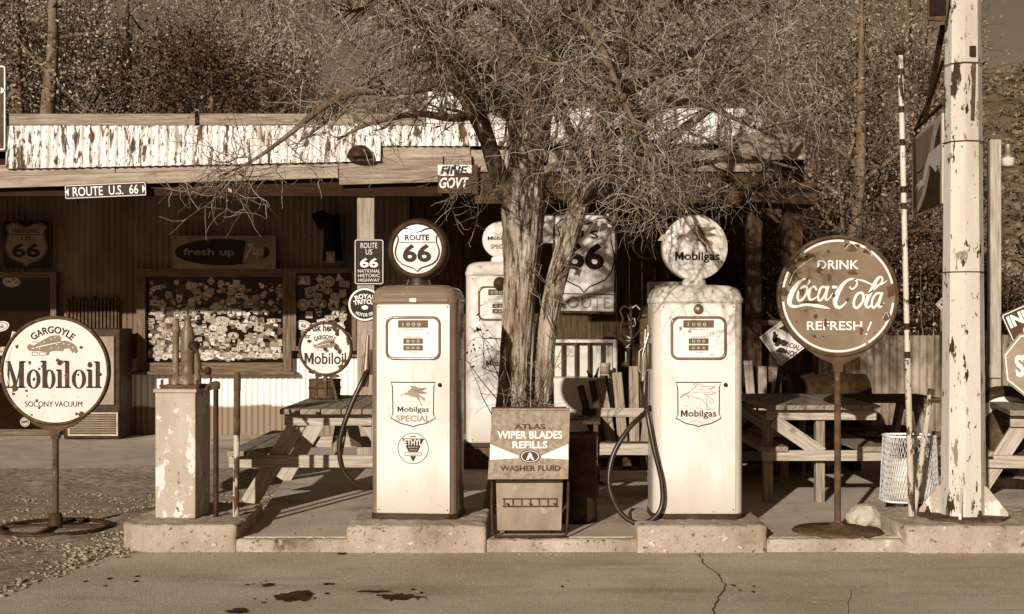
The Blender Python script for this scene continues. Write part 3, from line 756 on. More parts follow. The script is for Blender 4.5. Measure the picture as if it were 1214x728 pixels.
# road marker signs on the porch post
D=12.50; p=at(437.5,310.5,D); w=35/F*D; h=54/F*D
th=panel('highway_sign','small dark upright sign reading Route US 66 National Historic Highway on the porch post','sign',rrect(w,h,.02),(p.x,D,p.z))
b=MB(); b.stroke([(x,z,.006) for x,z in rrect(w*.94,h*.96,.018)],-.003,0,closed=True,sub=1)
for t_,z,ww,hh,bo in (('ROUTE',.36,.56,.12,.0),('US',.22,.22,.12,.0),('66',-.02,.62,.21,.03),('NATIONAL',-.20,.76,.07,0),('HISTORIC',-.30,.74,.07,0),('HIGHWAY',-.40,.72,.07,0)): b.text(t_,0,z*h,ww*w,hh*h,-.003,0,bo)
b.build('lettering','letter',th)
D=12.50; p=at(432.5,361,D); r=20/F*D
th=panel('oil_sign','small round black and white Royal Triton oil sign below the upright highway sign','sign',[(r*math.cos(2*math.pi*k/40),r*math.sin(2*math.pi*k/40)) for k in range(40)],(p.x,D,p.z))
b=MB(); b.ring(0,0,r*.86,r*.97,-.003,0); b.text('ROYAL',0,r*.50,r*1.2,r*.28,-.003,0,.04,arc=r*1.3); b.text('TRITON',0,r*.17,r*1.35,r*.28,-.003,0,.04,arc=r*2.2); b.text('MOTOR OIL',0,-r*.62,r*1.1,r*.2,-.003,0,.03,arc=-r*1.1); b.disc(0,-r*.18,r*.2,r*.13,-.003,0,16)
b.build('lettering','letter',th)
# historic shield on the store wall
D=15.66; p=at(31,289.5,D); w=54/F*D; h=56/F*D
th=panel('highway_sign','square Historic US 66 shield sign high on the shaded store wall','sign',rrect(w,h,.03),(p.x,D,p.z))
S=[(x*.92,z*.92) for x,z in us_shield(w,h)]
MB().flat(S,-.003).build('shield','s3',th)
b=MB(); b.stroke([(x*.95,z*.95,.009) for x,z in S],-.0045,0,closed=True,sub=1); b.text('HISTORIC',0,h*.28,w*.60,h*.09,-.0045,0,.015); b.text('US',0,h*.12,w*.2,h*.09,-.0045,0,.015); b.text('66',0,-h*.13,w*.62,h*.30,-.0045,0,.03); b.stroke([(-w*.38,h*.20,.008),(w*.38,h*.20,.008)],-.0045,0,sub=1); b.build('lettering','black',th)
# soda wall sign
D=15.66; p=at(266,299,D); w=122/F*D; h=39/F*D
th=panel('soda_sign','wide faded fresh up 7up soda sign above the sticker covered window','sign',[(-w/2,-h/2),(w/2,-h/2),(w/2,h/2),(-w/2,h/2)],(p.x,D,p.z),face='s3')
b=MB(); b.disc(-.02*w,0,w*.45,h*.36,-.003,0,60); b.ring(-.02*w,0,w*.45,w*.462,-.0032,1,60,r0z=h*.36,r1z=h*.40); b.build('oval','black',th)
b=MB(); b.text('fresh up',-w*.15,-h*.02,w*.50,h*.28,-.005,0,.02); b.build('lettering','s3',th)
b=MB(); b.M=Matrix.Translation((w*.29,-.006,0))@Matrix.Rotation(R(9),4,'Y'); b.box((0,0,0),(w*.19,.004,h*.72),mi=0); b.text('7',-w*.045,0,w*.07,h*.5,-.004,1,.03,shear=.2); b.text('up',w*.035,-h*.02,w*.09,h*.34,-.004,1,.02,shear=.2); b.build('badge',['greyink','s2'],th)
# hand-lettered board hung on the beam
D=12.36; p=at(541,211,D)
th=panel('lettered_board','dark hand lettered board with white FINE and GOVT hung under the eave behind the tree','sign',[(-.17,-.14),(.20,-.14),(.20,.12),(-.17,.12)],(p.x,D,p.z),face='woodd')
b=MB(); b.flat([(-.17,.02),(-.02,.02),(-.02,.12),(-.17,.12)],-.003,0); b.flat([(.0,.045),(.14,.045),(.14,.12),(.0,.12)],-.003,0)
b.text('GOVT',-.02,-.045,.27,.10,-.003,0,.03,shear=.25); b.build('lettering','letter',th)
b=MB(); b.text('FINE',-.02,.07,.25,.075,-.005,0,.03,shear=.2); b.build('lettering','black',th)
for sx in(-.12,.14):
    MB().tube([(sx,.006,.12),(sx,.006,.2)],.004,6).build('hanger','darkir',th)
# large weathered 66 shield leaning under the porch
D=12.6; p=at(693,312,D); w=75/F*D; h=118/F*D
th=panel('shield_sign','large weathered US 66 ROUTE shield board hung behind the tree trunk','sign',[(-w/2,-h/2),(w/2,-h/2),(w/2,h/2),(-w/2,h/2)],(p.x,D,p.z),face='porc2',tilt=R(1))
MB().stroke([(x,z,.022) for x,z in rrect(w*.98,h*.985,.01)],-.002,0,closed=True,sub=1).build('border','rust',th)
b=MB(); b.M=Matrix.Translation((0,0,h*.09)); S=us_shield(w*.92,h*.74); b.stroke([(x,z,.012) for x,z in S],-.003,0,closed=True,sub=1)
b.text('U S',0,h*.20,w*.42,h*.08,-.003,0,.02); b.text('66',0,-h*.02,w*.62,h*.27,-.003,0,.035); b.M=Matrix()
b.stroke([(-w*.48,-h*.31,.008),(w*.48,-h*.31,.008)],-.003,0,sub=1)
b.build('lettering','black',th)
for sx in(-w*.4,w*.4): MB().tube([(sx,.006,h*.48),(sx,.006,h*.5+.3)],.004,6).build('hanger','darkir',th)
b=MB(); b.text('ROUTE',0,-h*.395,w*.84,h*.12,-.003,0,.0); b.build('lettering','midink',th)
D=12.7; p=at(654,271,D)
th=panel('tin_sign','narrow mottled tin panel hanging between trunk and shield board','sign',[(-.09,-.14),(.09,-.14),(.09,.14),(-.09,.14)],(p.x,D,p.z),face='porc2')
MB().stroke([(x,z,.012) for x,z in rrect(.178,.278,.01)],-.002,0,closed=True,sub=1).build('border','rust',th)
for sx in(-.05,.05): MB().tube([(sx,.006,.13),(sx,.006,.45)],.003,6).build('hanger','darkir',th)
# tilted warning signs on the right end of the porch
D=11.6; p=at(930,404,D); a=30/F*D
th=panel('diamond_sign','speckled pale diamond sign with faint words propped beside the round soda sign','sign',[(-a,0),(0,-a),(a,0),(0,a)],(p.x,D,p.z),face='porc2',tilt=R(8))
b=MB(); b.stroke([(x*.9,z*.9,.006) for x,z in ((-a,0),(0,-a),(a,0),(0,a))],-.003,0,closed=True,sub=1); b.text('SOCIAL',a*.3,-a*.15,a*.7,a*.2,-.003,0,.02,rot=R(-8)); b.text('NOS',a*.32,-a*.45,a*.45,a*.22,-.003,0,.03,rot=R(-8)); chips(b,[(-a*.2,-a*.1,a*.25,a*.16),(-a*.4,a*.1,a*.1,a*.2),(0,.5*a,a*.2,a*.12),(-.05*a,-.4*a,.2*a,.1*a)],-.0035,0,9); b.build('lettering','ink',th)
MB().tube([(0,.02,a*.2),(0,.03,-1.5)],.02,8).build('stake','woodd',th)
D=14.; p=at(1117,361,D); a=8/F*D
th=panel('diamond_sign','tiny pale diamond marker on a thin stake beyond the rusty fence','sign',[(-a,0),(0,-a),(a,0),(0,a)],(p.x,D,p.z),face='s2')
b=MB(); b.stroke([(x*.8,z*.8,.006) for x,z in ((-a,0),(0,-a),(a,0),(0,a))],-.003,0,closed=True,sub=1); b.disc(0,0,a*.3,a*.2,-.003,0,12); b.build('lettering','ink',th)
MB().tube([(0,.02,a),(0,.02,-1.45)],.012,8).build('stake','wood',th)
# signs at the right edge
D=10.6; p=at(1222,380,D)
th=panel('inn_sign','dark tilted board with bold white INN lettering at the right edge','sign',[(-.20,-.13),(.42,-.13),(.42,.14),(-.20,.14)],(p.x,D,p.z),tilt=-R(24),face='rust')
b=MB(); b.text('INN FOR',.08,.055,.5,.10,-.003,0,.05); b.text('COFFEE',.12,-.06,.42,.085,-.003,0,.05); b.stroke([(x+.11,z,.008) for x,z in rrect(.6,.25,.01)],-.003,0,closed=True,sub=1); b.build('lettering','letter',th)
MB().box((.28,.04,-.70),(.06,.05,1.5),(0,R(24),0)).build('post','wood',th)
D=10.3; p=at(1228,432,D); r=.245
th=panel('stop_sign','pale octagonal STOP sign below the tilted INN board','sign',[(r*math.cos(R(22.5+45*k))/.924,r*math.sin(R(22.5+45*k))/.924) for k in range(8)],(p.x,D,p.z),face='midink',tilt=-R(6))
b=MB(); b.text('STOP',0.02,0,.36,.17,-.003,0,.04); P=[(r*.92*math.cos(R(22.5+45*k))/.924,r*.92*math.sin(R(22.5+45*k))/.924,.012) for k in range(8)]; b.stroke(P,-.003,0,closed=True,sub=1); b.build('lettering','letter',th)
MB().tube([(0,.04,-.1),(0,.04,-1.10)],.025,10).build('post','rust',th)
# edge sign at upper left
D=12.36; p=at(1,128,D)
th=panel('hanging_sign','dark upright sign at the left end of the painted roof edge','sign',[(-.28,-.40),(.05,-.40),(.05,.40),(-.28,.40)],(p.x,D,p.z),face='rust')
b=MB(); b.stroke([(x-.115,z,.012) for x,z in rrect(.30,.76,.02)],-.003,0,closed=True,sub=1); b.flat([(.0,.13),(.045,.16),(.0,.19)],-.003,0); b.build('border','letter',th)
for z_ in(-.30,-.38): MB().box((-.115,.14,z_),(.04,.26,.03)).build('bracket','darkir',th)
# ------------------------------------------------------------------ fuel pumps
def loft(b, rings, mi=0, smooth=True, cap=True):
    """rings = [(outline (x,y), z)] of equal count"""
    n=len(rings[0][0]); vs=[]
    for o,z in rings: vs += [(x,y,z) for x,y in o]
    fs=[(i*n+k,i*n+(k+1)%n,(i+1)*n+(k+1)%n,(i+1)*n+k) for i in range(len(rings)-1) for k in range(n)]
    b.add(vs,fs,mi,smooth)
    if cap: b.add(vs[-n:],[tuple(range(n))],mi,smooth)
    return b
def badge(n,z,w,special):
    """the shield shaped maker's plate"""
    b=n; h=w*.94
    P=mirror([(0,z+h*.5),(w*.5,z+h*.5),(w*.44,z+h*.38),(w*.44,z-h*.25),(w*.5,z-h*.32),(w*.28,z-h*.44),(w*.05,z-h*.48),(0,z-h*.52)])
    b.stroke([(x,q,w*.025) for x,q in P],-.004,0,closed=True,sub=1)
def pump(name,label,loc,rz,side,face,globe,digits,badge_kind,body_w=.545,dp=.40,nozzle=-1,logo=None):
    th=thing(name,label,'petrol pump',loc,rz)
    y0=dp/2; H=1.355
    o=lambda k,r=.07:[(x,y+y0) for x,y in rrect(body_w*k,dp*k,r)]
    b=MB(); loft(b,[(o(1.02),0),(o(1.02),.03),(o(1.0),.035)]); b.build('skirt','darkir',th)
    b=MB(); loft(b,[(o(1),.035),(o(1),H)]); b.build('body',side,th)
    b=MB(); P=rrect(.462,H-.05,.012)
    b.prism([(x,z+.04+(H-.05)/2) for x,z in P],-.006,.05); b.build('front_panel',face,th,bevel=.003)
    b=MB(); rg=[(o(1.015),H),(o(1.02),H+.006),(o(1.02),H+.030),(o(1.0),H+.036),(o(.985),H+.055),(o(.95),H+.078),(o(.88),H+.096),(o(.74),H+.110),(o(.5),H+.116),(o(.2),H+.118)]
    loft(b,rg); b.build('lid',side,th)
    b=MB(); b.box((0,-.010,H+.017),(.44,.006,.022)); 
    b.build('trim_band',side,th,bevel=.002)
    b=MB(); b.box((0,-.015,H+.017),(.045,.006,.026)); b.build('lock','s1',th,bevel=.002)
    b=MB()
    for sx in (-1,1):
        for zz in (.06,1.33): b.lathe([(0,-.0085),(.0045,-.008),(.005,-.006)],(sx*.218,0,zz),8,axis='y')
    b.build('panel_screws','rust',th)
    # computer window
    zc=1.135; w,h=.352,.275
    b=MB()
    out=rrect(w,h,.05); inn=rrect(w-.035,h-.035,.036); n=len(out)
    vs=[(x,-.006,z+zc) for x,z in out]+[(x,-.022,z+zc) for x,z in rrect(w-.008,h-.008,.046)]+[(x,-.022,z+zc) for x,z in rrect(w-.026,h-.026,.04)]+[(x,-.007,z+zc) for x,z in inn]
    b.add(vs,[(k*n+i,k*n+(i+1)%n,(k+1)*n+(i+1)%n,(k+1)*n+i) for k in range(3) for i in range(n)],0,True); bz=b.build('window_bezel','pumpbr',th)
    MB().prism([(x,z+zc) for x,z in rrect(w-.03,h-.03,.036)],-.0075,-.002).build('dial_face','dial',bz)
    b=MB()
    for x0,x1,z0,z1 in ((-.095,.095,.065,.112),(-.062,.062,-.036,-.002),(-.062,.062,-.078,-.044)): b.flat([(x0,zc+z0),(x1,zc+z0),(x1,zc+z1),(x0,zc+z1)],-.009)
    b.build('counter_wheels','digit',bz)
    b=MB(); b.text(digits[0],-.01,zc+.086,.115,.024,-.0095,0,.02); b.text(digits[1],.0,zc-.019,.085,.019,-.0095,0,.02); b.text(digits[2],0,zc-.061,.085,.016,-.0095,0,.02); b.build('counter_digits','s2',bz)
    b=MB(); b.text('THIS SALE',0,zc+.055,.12,.010,-.009,0,0); b.text('GALLONS',0,zc+.006,.09,.009,-.009,0,0); b.text('PRICE',0,zc-.088,.05,.007,-.009,0,0)
    for s in(-1,1): b.disc(s*.093,zc+.03,.004,.004,-.009,0,10)
    b.build('dial_print','ink',bz)
    # badge
    if badge_kind:
        z=.72; w=.285; h=w*.97
        P=mirror([(0,z+h*.5),(w*.5,z+h*.5),(w*.46,z+h*.40),(w*.45,z-h*.22),(w*.5,z-h*.31),(w*.28,z-h*.43),(w*.05,z-h*.48),(0,z-h*.51)])
        b=MB(); b.stroke([(x,q,.0065) for x,q in P],-.0075,0,closed=True,sub=1)
        if badge_kind=='special':
            horse(b,.005,z+h*.20,w*.62,-.0075,1,2)
            b.word_m('obilgas',.0,z-.035,w*.70,h*.155,-.0075,0,.016); b.text('SPECIAL',.0,z-.088,w*.76,h*.145,-.0075,1,.028)
        else:
            horse(b,.0,z+h*.18,w*.80,-.0075,1,1,outline=True)
            b.word_m('obilgas',.0,z-h*.225,w*.78,h*.20,-.0075,0,.016)
            for q in ([(-.11,.06),(-.03,.075),(.05,.07)],[(-.11,-.0),(-.07,-.01)],[(-.02,-.02),(.04,-.03),(.10,-.035)],[(-.06,-.115),(-.02,-.10),(.03,-.12)]): b.stroke([(x,z+v,.0022) for x,v in q],-.0075,1)
        b.build('badge',['ink','midink','ink'],th)
        MB().lathe([(0,-.020),(.011,-.018),(.014,-.006),(.014,0)],(w*.56+.01,0,z+h*.44),16,axis='y').build('lock_knob','darkir',th)
    if badge_kind=='special':
        z=.445; r=.098
        b=MB(); b.ring(0,z,r-.004,r,-.0075,0,48)
        b.flat([(-.070,z+.062),(.070,z+.062),(.030,z-.02),(.016,z-.055),(0,z-.085),(-.016,z-.055),(-.030,z-.02)],-.0075,0)
        b.text('ETHYL',0,z+.038,.112,.038,-.0085,1,.028); b.flat([(-.056,z-.048),(.056,z-.048),(.056,z-.022),(-.056,z-.022)],-.0085,1); b.stroke([(x,q+z-.035,.003) for x,q in rrect(.104,.02,.002)],-.0095,0,closed=True,sub=1); b.text('GASOLINE',0,z-.035,.07,.008,-.0095,0,0); b.flat([(-.018,z+.076),(.018,z+.076),(.018,z+.070),(-.018,z+.070)],-.0075,0)
        b.text('BRAND OF',0,z+.008,.06,.007,-.0085,1,0); b.text('ANTI KNOCK',0,z-.008,.05,.007,-.0085,1,0)
        b.build('round_badge',['ink','white'],th)
    # globe on its neck
    if globe:
        zt=H+.112; r=globe['r']; zc=zt+.035+r
        MB().lathe([(.085,zt-.02),(.085,zt),(.078,zt+.01),(.072,zt+.035),(.06,zt+.05)],(0,y0,0),28).build('neck','chrome' if globe['ring'] else face,th)
        g=None
        t=.075
        if globe['ring']:
            gb=MB(); ri=globe['ri']
            gb.lathe([(ri-.004,-t*.8),(ri+.01,-t),(r-.012,-t*.85),(r,-t*.3),(r,t*.3),(r-.012,t*.85),(ri,t)],(0,y0,zc),56,axis='y'); gb.build('globe_ring',globe['ring'],th)
            MB().lathe([(0,-t*.92),(ri*.7,-t*.88),(ri,-t*.76)],(0,y0,zc),56,axis='y').build('globe_lens',globe['lens'],th); yl=y0-t*.93
        else:
            MB().lathe([(0,-t),(r*.6,-t*.97),(r*.9,-t*.85),(r*.965,-t*.75)],(0,y0,zc),56,axis='y').build('globe_lens',globe['lens'],th)
            MB().lathe([(r*.955,-t*.78),(r*.985,-t*.8),(r,-t*.6),(r,t*.6),(r*.97,t*.8),(0,t)],(0,y0,zc),56,axis='y').build('globe_ring','pumpcr',th); yl=y0-t-.001
        b=MB()
        if globe['mark']=='66':
            S=[(x,z+zc-.002) for x,z in us_shield(r*1.40,r*1.36)]; b.stroke([(x,z,.006) for x,z in S],yl-.002,0,closed=True,sub=1)
            b.stroke([(-r*.58,zc+r*.22,.004),(r*.58,zc+r*.22,.004)],yl-.002,0,sub=1)
            b.text('ROUTE',0,zc+r*.37,r*.78,r*.19,yl-.002,0,.028); b.text('66',0,zc-r*.13,r*.92,r*.58,yl-.002,0,.03)
        elif globe['mark']=='horse':
            horse(b,.005,zc+r*.27,r*1.24,yl-.002,1,2); b.word_m('obilgas',.01,zc-r*.30,r*1.36,r*.34,yl-.002,0,.016)
        else:
            b.word_m('obilgas',0,zc+r*.05,r*1.4,r*.26,yl-.002,0,.016); b.text('SPECIAL',0,zc-r*.38,r*1.1,r*.24,yl-.002,1,.024)
        b.build('globe_print',['black','greyink','ink'],th)
    return th
def hose_set(th,sx,y,pts,z_hook,mat='alu'):
    """nozzle hung on the flank of a pump and its hose"""
    x=sx*(.545/2)
    b=MB(); b.box((x+sx*.012,y,z_hook),(.03,.07,.16)); b.box((x+sx*.03,y,z_hook-.07),(.06,.05,.02)); b.build('nozzle_boot','darkir',th,bevel=.004)
    b=MB(); b.tube([(x+sx*.045,y-.01,z_hook+.17),(x+sx*.05,y-.01,z_hook+.05),(x+sx*.055,y-.01,z_hook-.05),(x+sx*.06,y-.015,z_hook-.16)],[.012,.016,.024,.02],12)
    b.tube([(x+sx*.05,y-.01,z_hook+.06),(x+sx*.085,y-.01,z_hook+.03),(x+sx*.09,y-.015,z_hook-.08),(x+sx*.06,y-.015,z_hook-.14)],.007,8)
    b.build('nozzle',mat,th)
    # smooth hose
    P=[Vector(p) for p in pts]; Q=[]
    for i in range(len(P)-1):
        a,c,d,e=P[max(i-1,0)],P[i],P[i+1],P[min(i+2,len(P)-1)]
        for s in range(8):
            t=s/8; Q.append(.5*((2*c)+(d-a)*t+(2*a-5*c+4*d-e)*t*t+(3*c-a-3*d+e)*t**3))
    Q.append(P[-1]); MB().tube(Q,.0165,12).build('hose','rubber',th)
PF=8.45
lx=at(490,0,PF).x
th=pump('fuel_pump','dark sided pump with Route 66 globe, Mobilgas SPECIAL shield and round ETHYL badge',(lx,PF,.165),-R(6),'pumpbr','white',dict(r=.198,ri=.160,ring='darkir',lens='white',mark='66'),('1 0 0 0','8 0 5','0 0 0'),'special')
q=lambda px,py,y:((px-490)/189*1.0,y,(615-py)/189)
hose_set(th,-1,.14,[q(430,440,.12),q(424,455,.08),q(409,490,.06),q(399,525,.05),q(402,555,.05),q(415,573,.06),q(432,580,.10),q(446,578,.16)],.98)
MB().tube([q(436,400,.14),q(437,440,.14),q(435,540,.14)],.008,8).build('pipe','alu',th)
MB().box((.277,.16,.93),(.02,.05,.14)).build('side_latch','chrome',th,bevel=.004)
rx=at(828,0,PF).x
th=pump('fuel_pump','pale pump with cream Mobilgas flying horse globe and long looped black hose',(rx,PF,.165),0,'pumpcr','white',dict(r=.208,ring=None,lens='porc',mark='horse'),('1 0 0 0','0 0 8','6 6 6'),'plain',body_w=.565)
q=lambda px,py,y:((px-828)/189,y,(615-py)/189)
hose_set(th,-1,.14,[q(768,440,.12),q(766,470,.10),q(768,490,.02),q(775,530,-.02),q(784,570,-.04),q(783,600,-.05),q(768,616,-.06),q(748,616,-.05),q(731,600,-.03),q(722,572,-.01),q(727,540,.01),q(745,510,.04),q(762,494,.08),q(776,484,.14),q(790,478,.2)],1.02)
MB().tube([q(771,385,.14),q(771,430,.14),q(771,500,.14)],.008,8).build('pipe','chrome',th)
b=MB(); b.tube([q(771,395,.11),q(764,420,.10),q(766,450,.10)],.006,8); b.build('hose_hook','chrome',th)
MB().lathe([(0,-.028),(.02,-.024),(.03,-.014),(.034,0)],(0,0,1.315),24,axis='y').build('lamp_lens','alu',th)
D=12.15
th=pump('fuel_pump','white pump half hidden behind the tree trunk with a small round Mobilgas SPECIAL globe',(at(593,0,D).x,D,.27),0,'pumpcr','white',dict(r=.145,ring=None,lens='porc',mark='special'),('1 0 0 0','8 8 8','6 6 6'),'plain',body_w=.545)
th.scale=(1.14,1.14,1.14); MB().box((0,.2,-.085),(.62,.5,.165)).build('plinth','rust',th,bevel=.01)
MB().lathe([(0,-.03),(.05,-.028),(.055,-.006),(.055,0)],(.0,0,1.29),24,axis='y').build('round_dial','darkir',th)
D=11.2
th=pump('fuel_pump','dark shaded pump with a REGULAR light box standing behind the pale pump',(at(792,0,D).x,D,.08),0,'rust','rust',None,('0 0 0','0 0','0 0'),None,body_w=.42)
b=MB(); b.box((.0,.17,1.575),(.30,.16,.16)); lb=b.build('light_box','s3',th,bevel=.01)
b=MB(); b.text('REGULAR',0,1.575,.24,.07,.086,0,.03); b.build('lettering','ink',lb)

# ------------------------------------------------------------------ hand oil pump on its tall tank, left
D=8.5; p=at(208,0,D); k=F/D
th=thing('oil_tank','tall square oil tank in peeling pale paint with a hand pump on top','oil tank',(p.x,D,.165),-R(6))
w=.262; hh=.79
MB().box((0,.14,hh/2),(w,.29,hh)).build('tank','peel',th,bevel=.008)
MB().box((0,.14,hh+.012),(w+.02,.31,.022)).build('tank_lid','peel',th,bevel=.004)
b=MB(); b.box((.01,.14,hh+.035),(.22,.2,.025)); 
for x in(-.11,.12): b.tube([(x,.06,hh+.01),(x,.06,hh+.08)],.01,8); b.lathe([(0,.02),(.018,.015),(.018,0),(0,0)],(x,.06,hh+.03),10)
b.build('mounting_plate','rust',th)
b=MB(); z=hh+.045
b.lathe([(.062,0),(.062,.05),(.044,.06),(.040,.12),(.044,.16),(.046,.24),(.042,.32),(.034,.36),(.022,.385),(.020,.42),(.027,.425),(.027,.44),(0,.445)],(.030,.14,z),22); b.lathe([(.044,.20),(.050,.203),(.050,.213),(.044,.216)],(.030,.14,z),22); b.build('pump_barrel','pumpi',th)
b=MB(); b.lathe([(.045,0),(.045,.04),(.022,.05),(.020,.33),(.029,.34),(.031,.365),(.021,.375),(.021,.41),(.0,.415)],(-.045,.13,z),18); b.build('spout_pipe','pumpi',th)
b=MB(); b.tube([(.03,.14,z+.44),(.03,.14,z+.49)],.006,8); b.lathe([(.0,-.012),(.014,0),(0,.012)],(.03,.14,z+.495),10); b.build('plunger','darkir',th)
b=MB(); b.lathe([(.028,0),(.028,.06),(.017,.07),(.017,.20),(0,.2)],(.095,.13,z),14); b.build('side_pipe','pumpi',th)
b=MB(); b.lathe([(0,-.05),(.03,-.045),(.03,.02),(0,.02)],(.085,.12,z+.25),16,axis='y'); b.tube([(.085,.08,z+.25),(.12,.07,z+.21),(.135,.07,z+.14),(.14,.07,z+.085)],[.014,.010,.009,.009],10); b.tube([(.14,.07,z+.09),(.175,.07,z+.09)],.010,8); b.lathe([(.0,-.02),(.022,-.012),(.027,0),(.022,.02),(0,.026)],(.185,.07,z+.09),14,axis='x'); b.build('crank','darkir',th)
b=MB()
for a_ in range(6): b.lathe([(.009,0),(.009,.012),(0,.013)],(.03+.075*math.cos(a_*1.047),.14+.075*math.sin(a_*1.047),z-.004),6,smooth=False)
b.build('flange_bolts','darkir',th)
D=8.55; x=at(256,0,D).x
th=thing('standpipe','thin dark standpipe with a tap on top beside the tall oil tank','pipe',(x,D,.165))
MB().tube([(0,0,-.02),(0,0,.83),(-.012,0,.85)],.017,12).build('pipe','darkir',th)
b=MB(); b.lathe([(.022,0),(.028,.01),(.028,.04),(.018,.05),(0,.024)],(0,0,.81),14); b.tube([(0,0,.84),(-.05,-.01,.835),(-.06,-.01,.80)],.013,10); b.tube([(-.03,-.01,.845),(-.03,-.01,.88),(-.05,-.01,.90)],.008,8); b.build('tap','rust',th)
D=8.6; x=at(279.5,0,D).x
th=thing('marker_post','thin post in flaking pale and dark paint between tank and picnic table','post',(x,D,.08)); th.rotation_euler=(0,R(.6),0)
MB().tube([(0,0,0),(0,0,.60)],.020,14).build('rod','stick',th)
MB().tube([(0,0,.60),(0,0,.95)],.0205,14).build('upper_rod','rust',th)
MB().lathe([(.021,.88),(.023,.89),(.023,.96),(.018,.99),(.018,1.0),(0,1.0)],(0,0,0),14).build('cap','rust',th)
MB().lathe([(.034,-.003),(.034,.05),(.022,.06)],(0,0,0),14).build('socket','rust',th)

# ------------------------------------------------------------------ wiper blade cabinet
D=8.32; p=at(628,0,D); k=F/D
th=thing('display_cabinet','rusty metal stand cabinet lettered WIPER BLADES REFILLS WASHER FLUID at the tree foot','cabinet',(p.x,D,.08),R(1.5))
z=lambda py:(639-py)/k
b=MB()                        # leaning lettered front
w=.50; zt,zb=z(490),z(569)
ly=lambda zz:-.10+(zz-zb)/(zt-zb)*.13
b.add([(-w/2-.01,ly(zb),zb),(w/2-.02,ly(zb),zb),(w/2,ly(zt),zt),(-w/2+.02,ly(zt),zt),(-w/2-.01,ly(zb)+.02,zb),(w/2-.02,ly(zb)+.02,zb),(w/2,ly(zt)+.02,zt),(-w/2+.02,ly(zt)+.02,zt)],[(0,1,2,3),(4,5,6,7),(0,1,5,4),(2,3,7,6),(0,3,7,4),(1,2,6,5)])
b.box((.01,.045,zt+.005),(w-.02,.05,.012)); b.build('lettered_front','bag',th)
Q=Matrix.Translation((0,ly((zt+zb)/2)-.002,(zt+zb)/2))@Matrix.Rotation(-math.atan2(.13,zt-zb),4,'X')
hp=(zt-zb); b=MB(); b.M=Q
v=lambda py:(((490+569)/2)-py)/k
b.text('WIPER BLADES',-.0,v(518),.40,.050,-.002,0,.032); b.text('REFILLS',.0,v(530),.215,.046,-.002,0,.032)
b.flat([(-.245,v(529)),(-.07,v(543)),(-.07,v(546)),(-.245,v(548))],-.0015,0); b.flat([(.235,v(529)),(.07,v(543)),(.07,v(546)),(.235,v(548))],-.0015,0)
b.disc(0,v(544),.062,.040,-.0025,1,40); b.ring(0,v(544),.05,.055,-.003,0,40,r0z=.032,r1z=.035); b.text('A',0,v(544),.05,.046,-.004,0,.07)
b.text('ATLAS',0,v(508),.19,.034,-.002,1,.028); b.text('WASHER FLUID',0,v(558),.37,.034,-.002,1,.028)
b.build('lettering',['letter','rust'],th)
b=MB(); b.box((.0,.09,(z(487)+z(568))/2),(w-.03,.07,z(487)-z(568))); b.build('hood','rust',th,bevel=.006)
b=MB(); zt2=z(569)-.002; zb2=z(632); b.add([(-.20,-.01,zb2),(.195,-.01,zb2),(.208,.02,zt2),(-.208,.02,zt2),(-.20,.13,zb2),(.195,.13,zb2),(.208,.13,zt2),(-.208,.13,zt2)],[(0,1,2,3),(4,5,6,7),(0,1,5,4),(2,3,7,6),(0,3,7,4),(1,2,6,5)]); b.build('body','cab',th,bevel=.004)
b=MB(); yr=-.018; zr=z(600)
for x in [-.16+.054*i for i in range(7)]: b.tube([(x,yr+.012,zr+.03),(x,yr,zr-.015)],.0025,5)
b.tube([(-.17,yr+.01,zr+.03),(.17,yr+.01,zr+.03)],.003,6); b.tube([(-.17,yr,zr-.015),(.17,yr,zr-.015)],.003,6)
for x in(-.14,0,.15): b.disc(x,zr-.0,.008,.008,yr-.004,0,12)
b.build('blade_rack','rust',th)
b=MB(); b.tube([(-.23,.0,z(560)),(-.235,-.02,z(600)),(-.23,-.06,.03),(-.215,-.065,.012),(-.19,-.068,.008),(.19,-.068,.008),(.215,-.065,.012),(.225,-.06,.03),(.235,-.02,z(600)),(.24,0,z(560))],.009,10); b.build('tube_stand','darkir',th)
for sx in(-1,1):
    b=MB(); b.tube([(sx*.235,-.02,z(598)),(sx*.14,.10,.01)],.008,8); b.build('brace','darkir',th)
# drum behind it
D=8.95; x=at(686,0,D).x
th=thing('oil_drum','dark open topped drum beside the wiper blade cabinet','drum',(x-.02,D,.08))
MB().lathe([(0,.02),(.14,.02),(.142,0),(.145,.02),(.14,.20),(.146,.215),(.14,.23),(.14,.40),(.146,.41),(.14,.43),(.14,.565)],(0,0,0),32).build('shell','darkir',th)
MB().lathe([(.14,.56),(.15,.565),(.152,.58),(.146,.59),(.132,.585),(.13,.5),(0,.5)],(0,0,0),32).build('lip','rust',th)

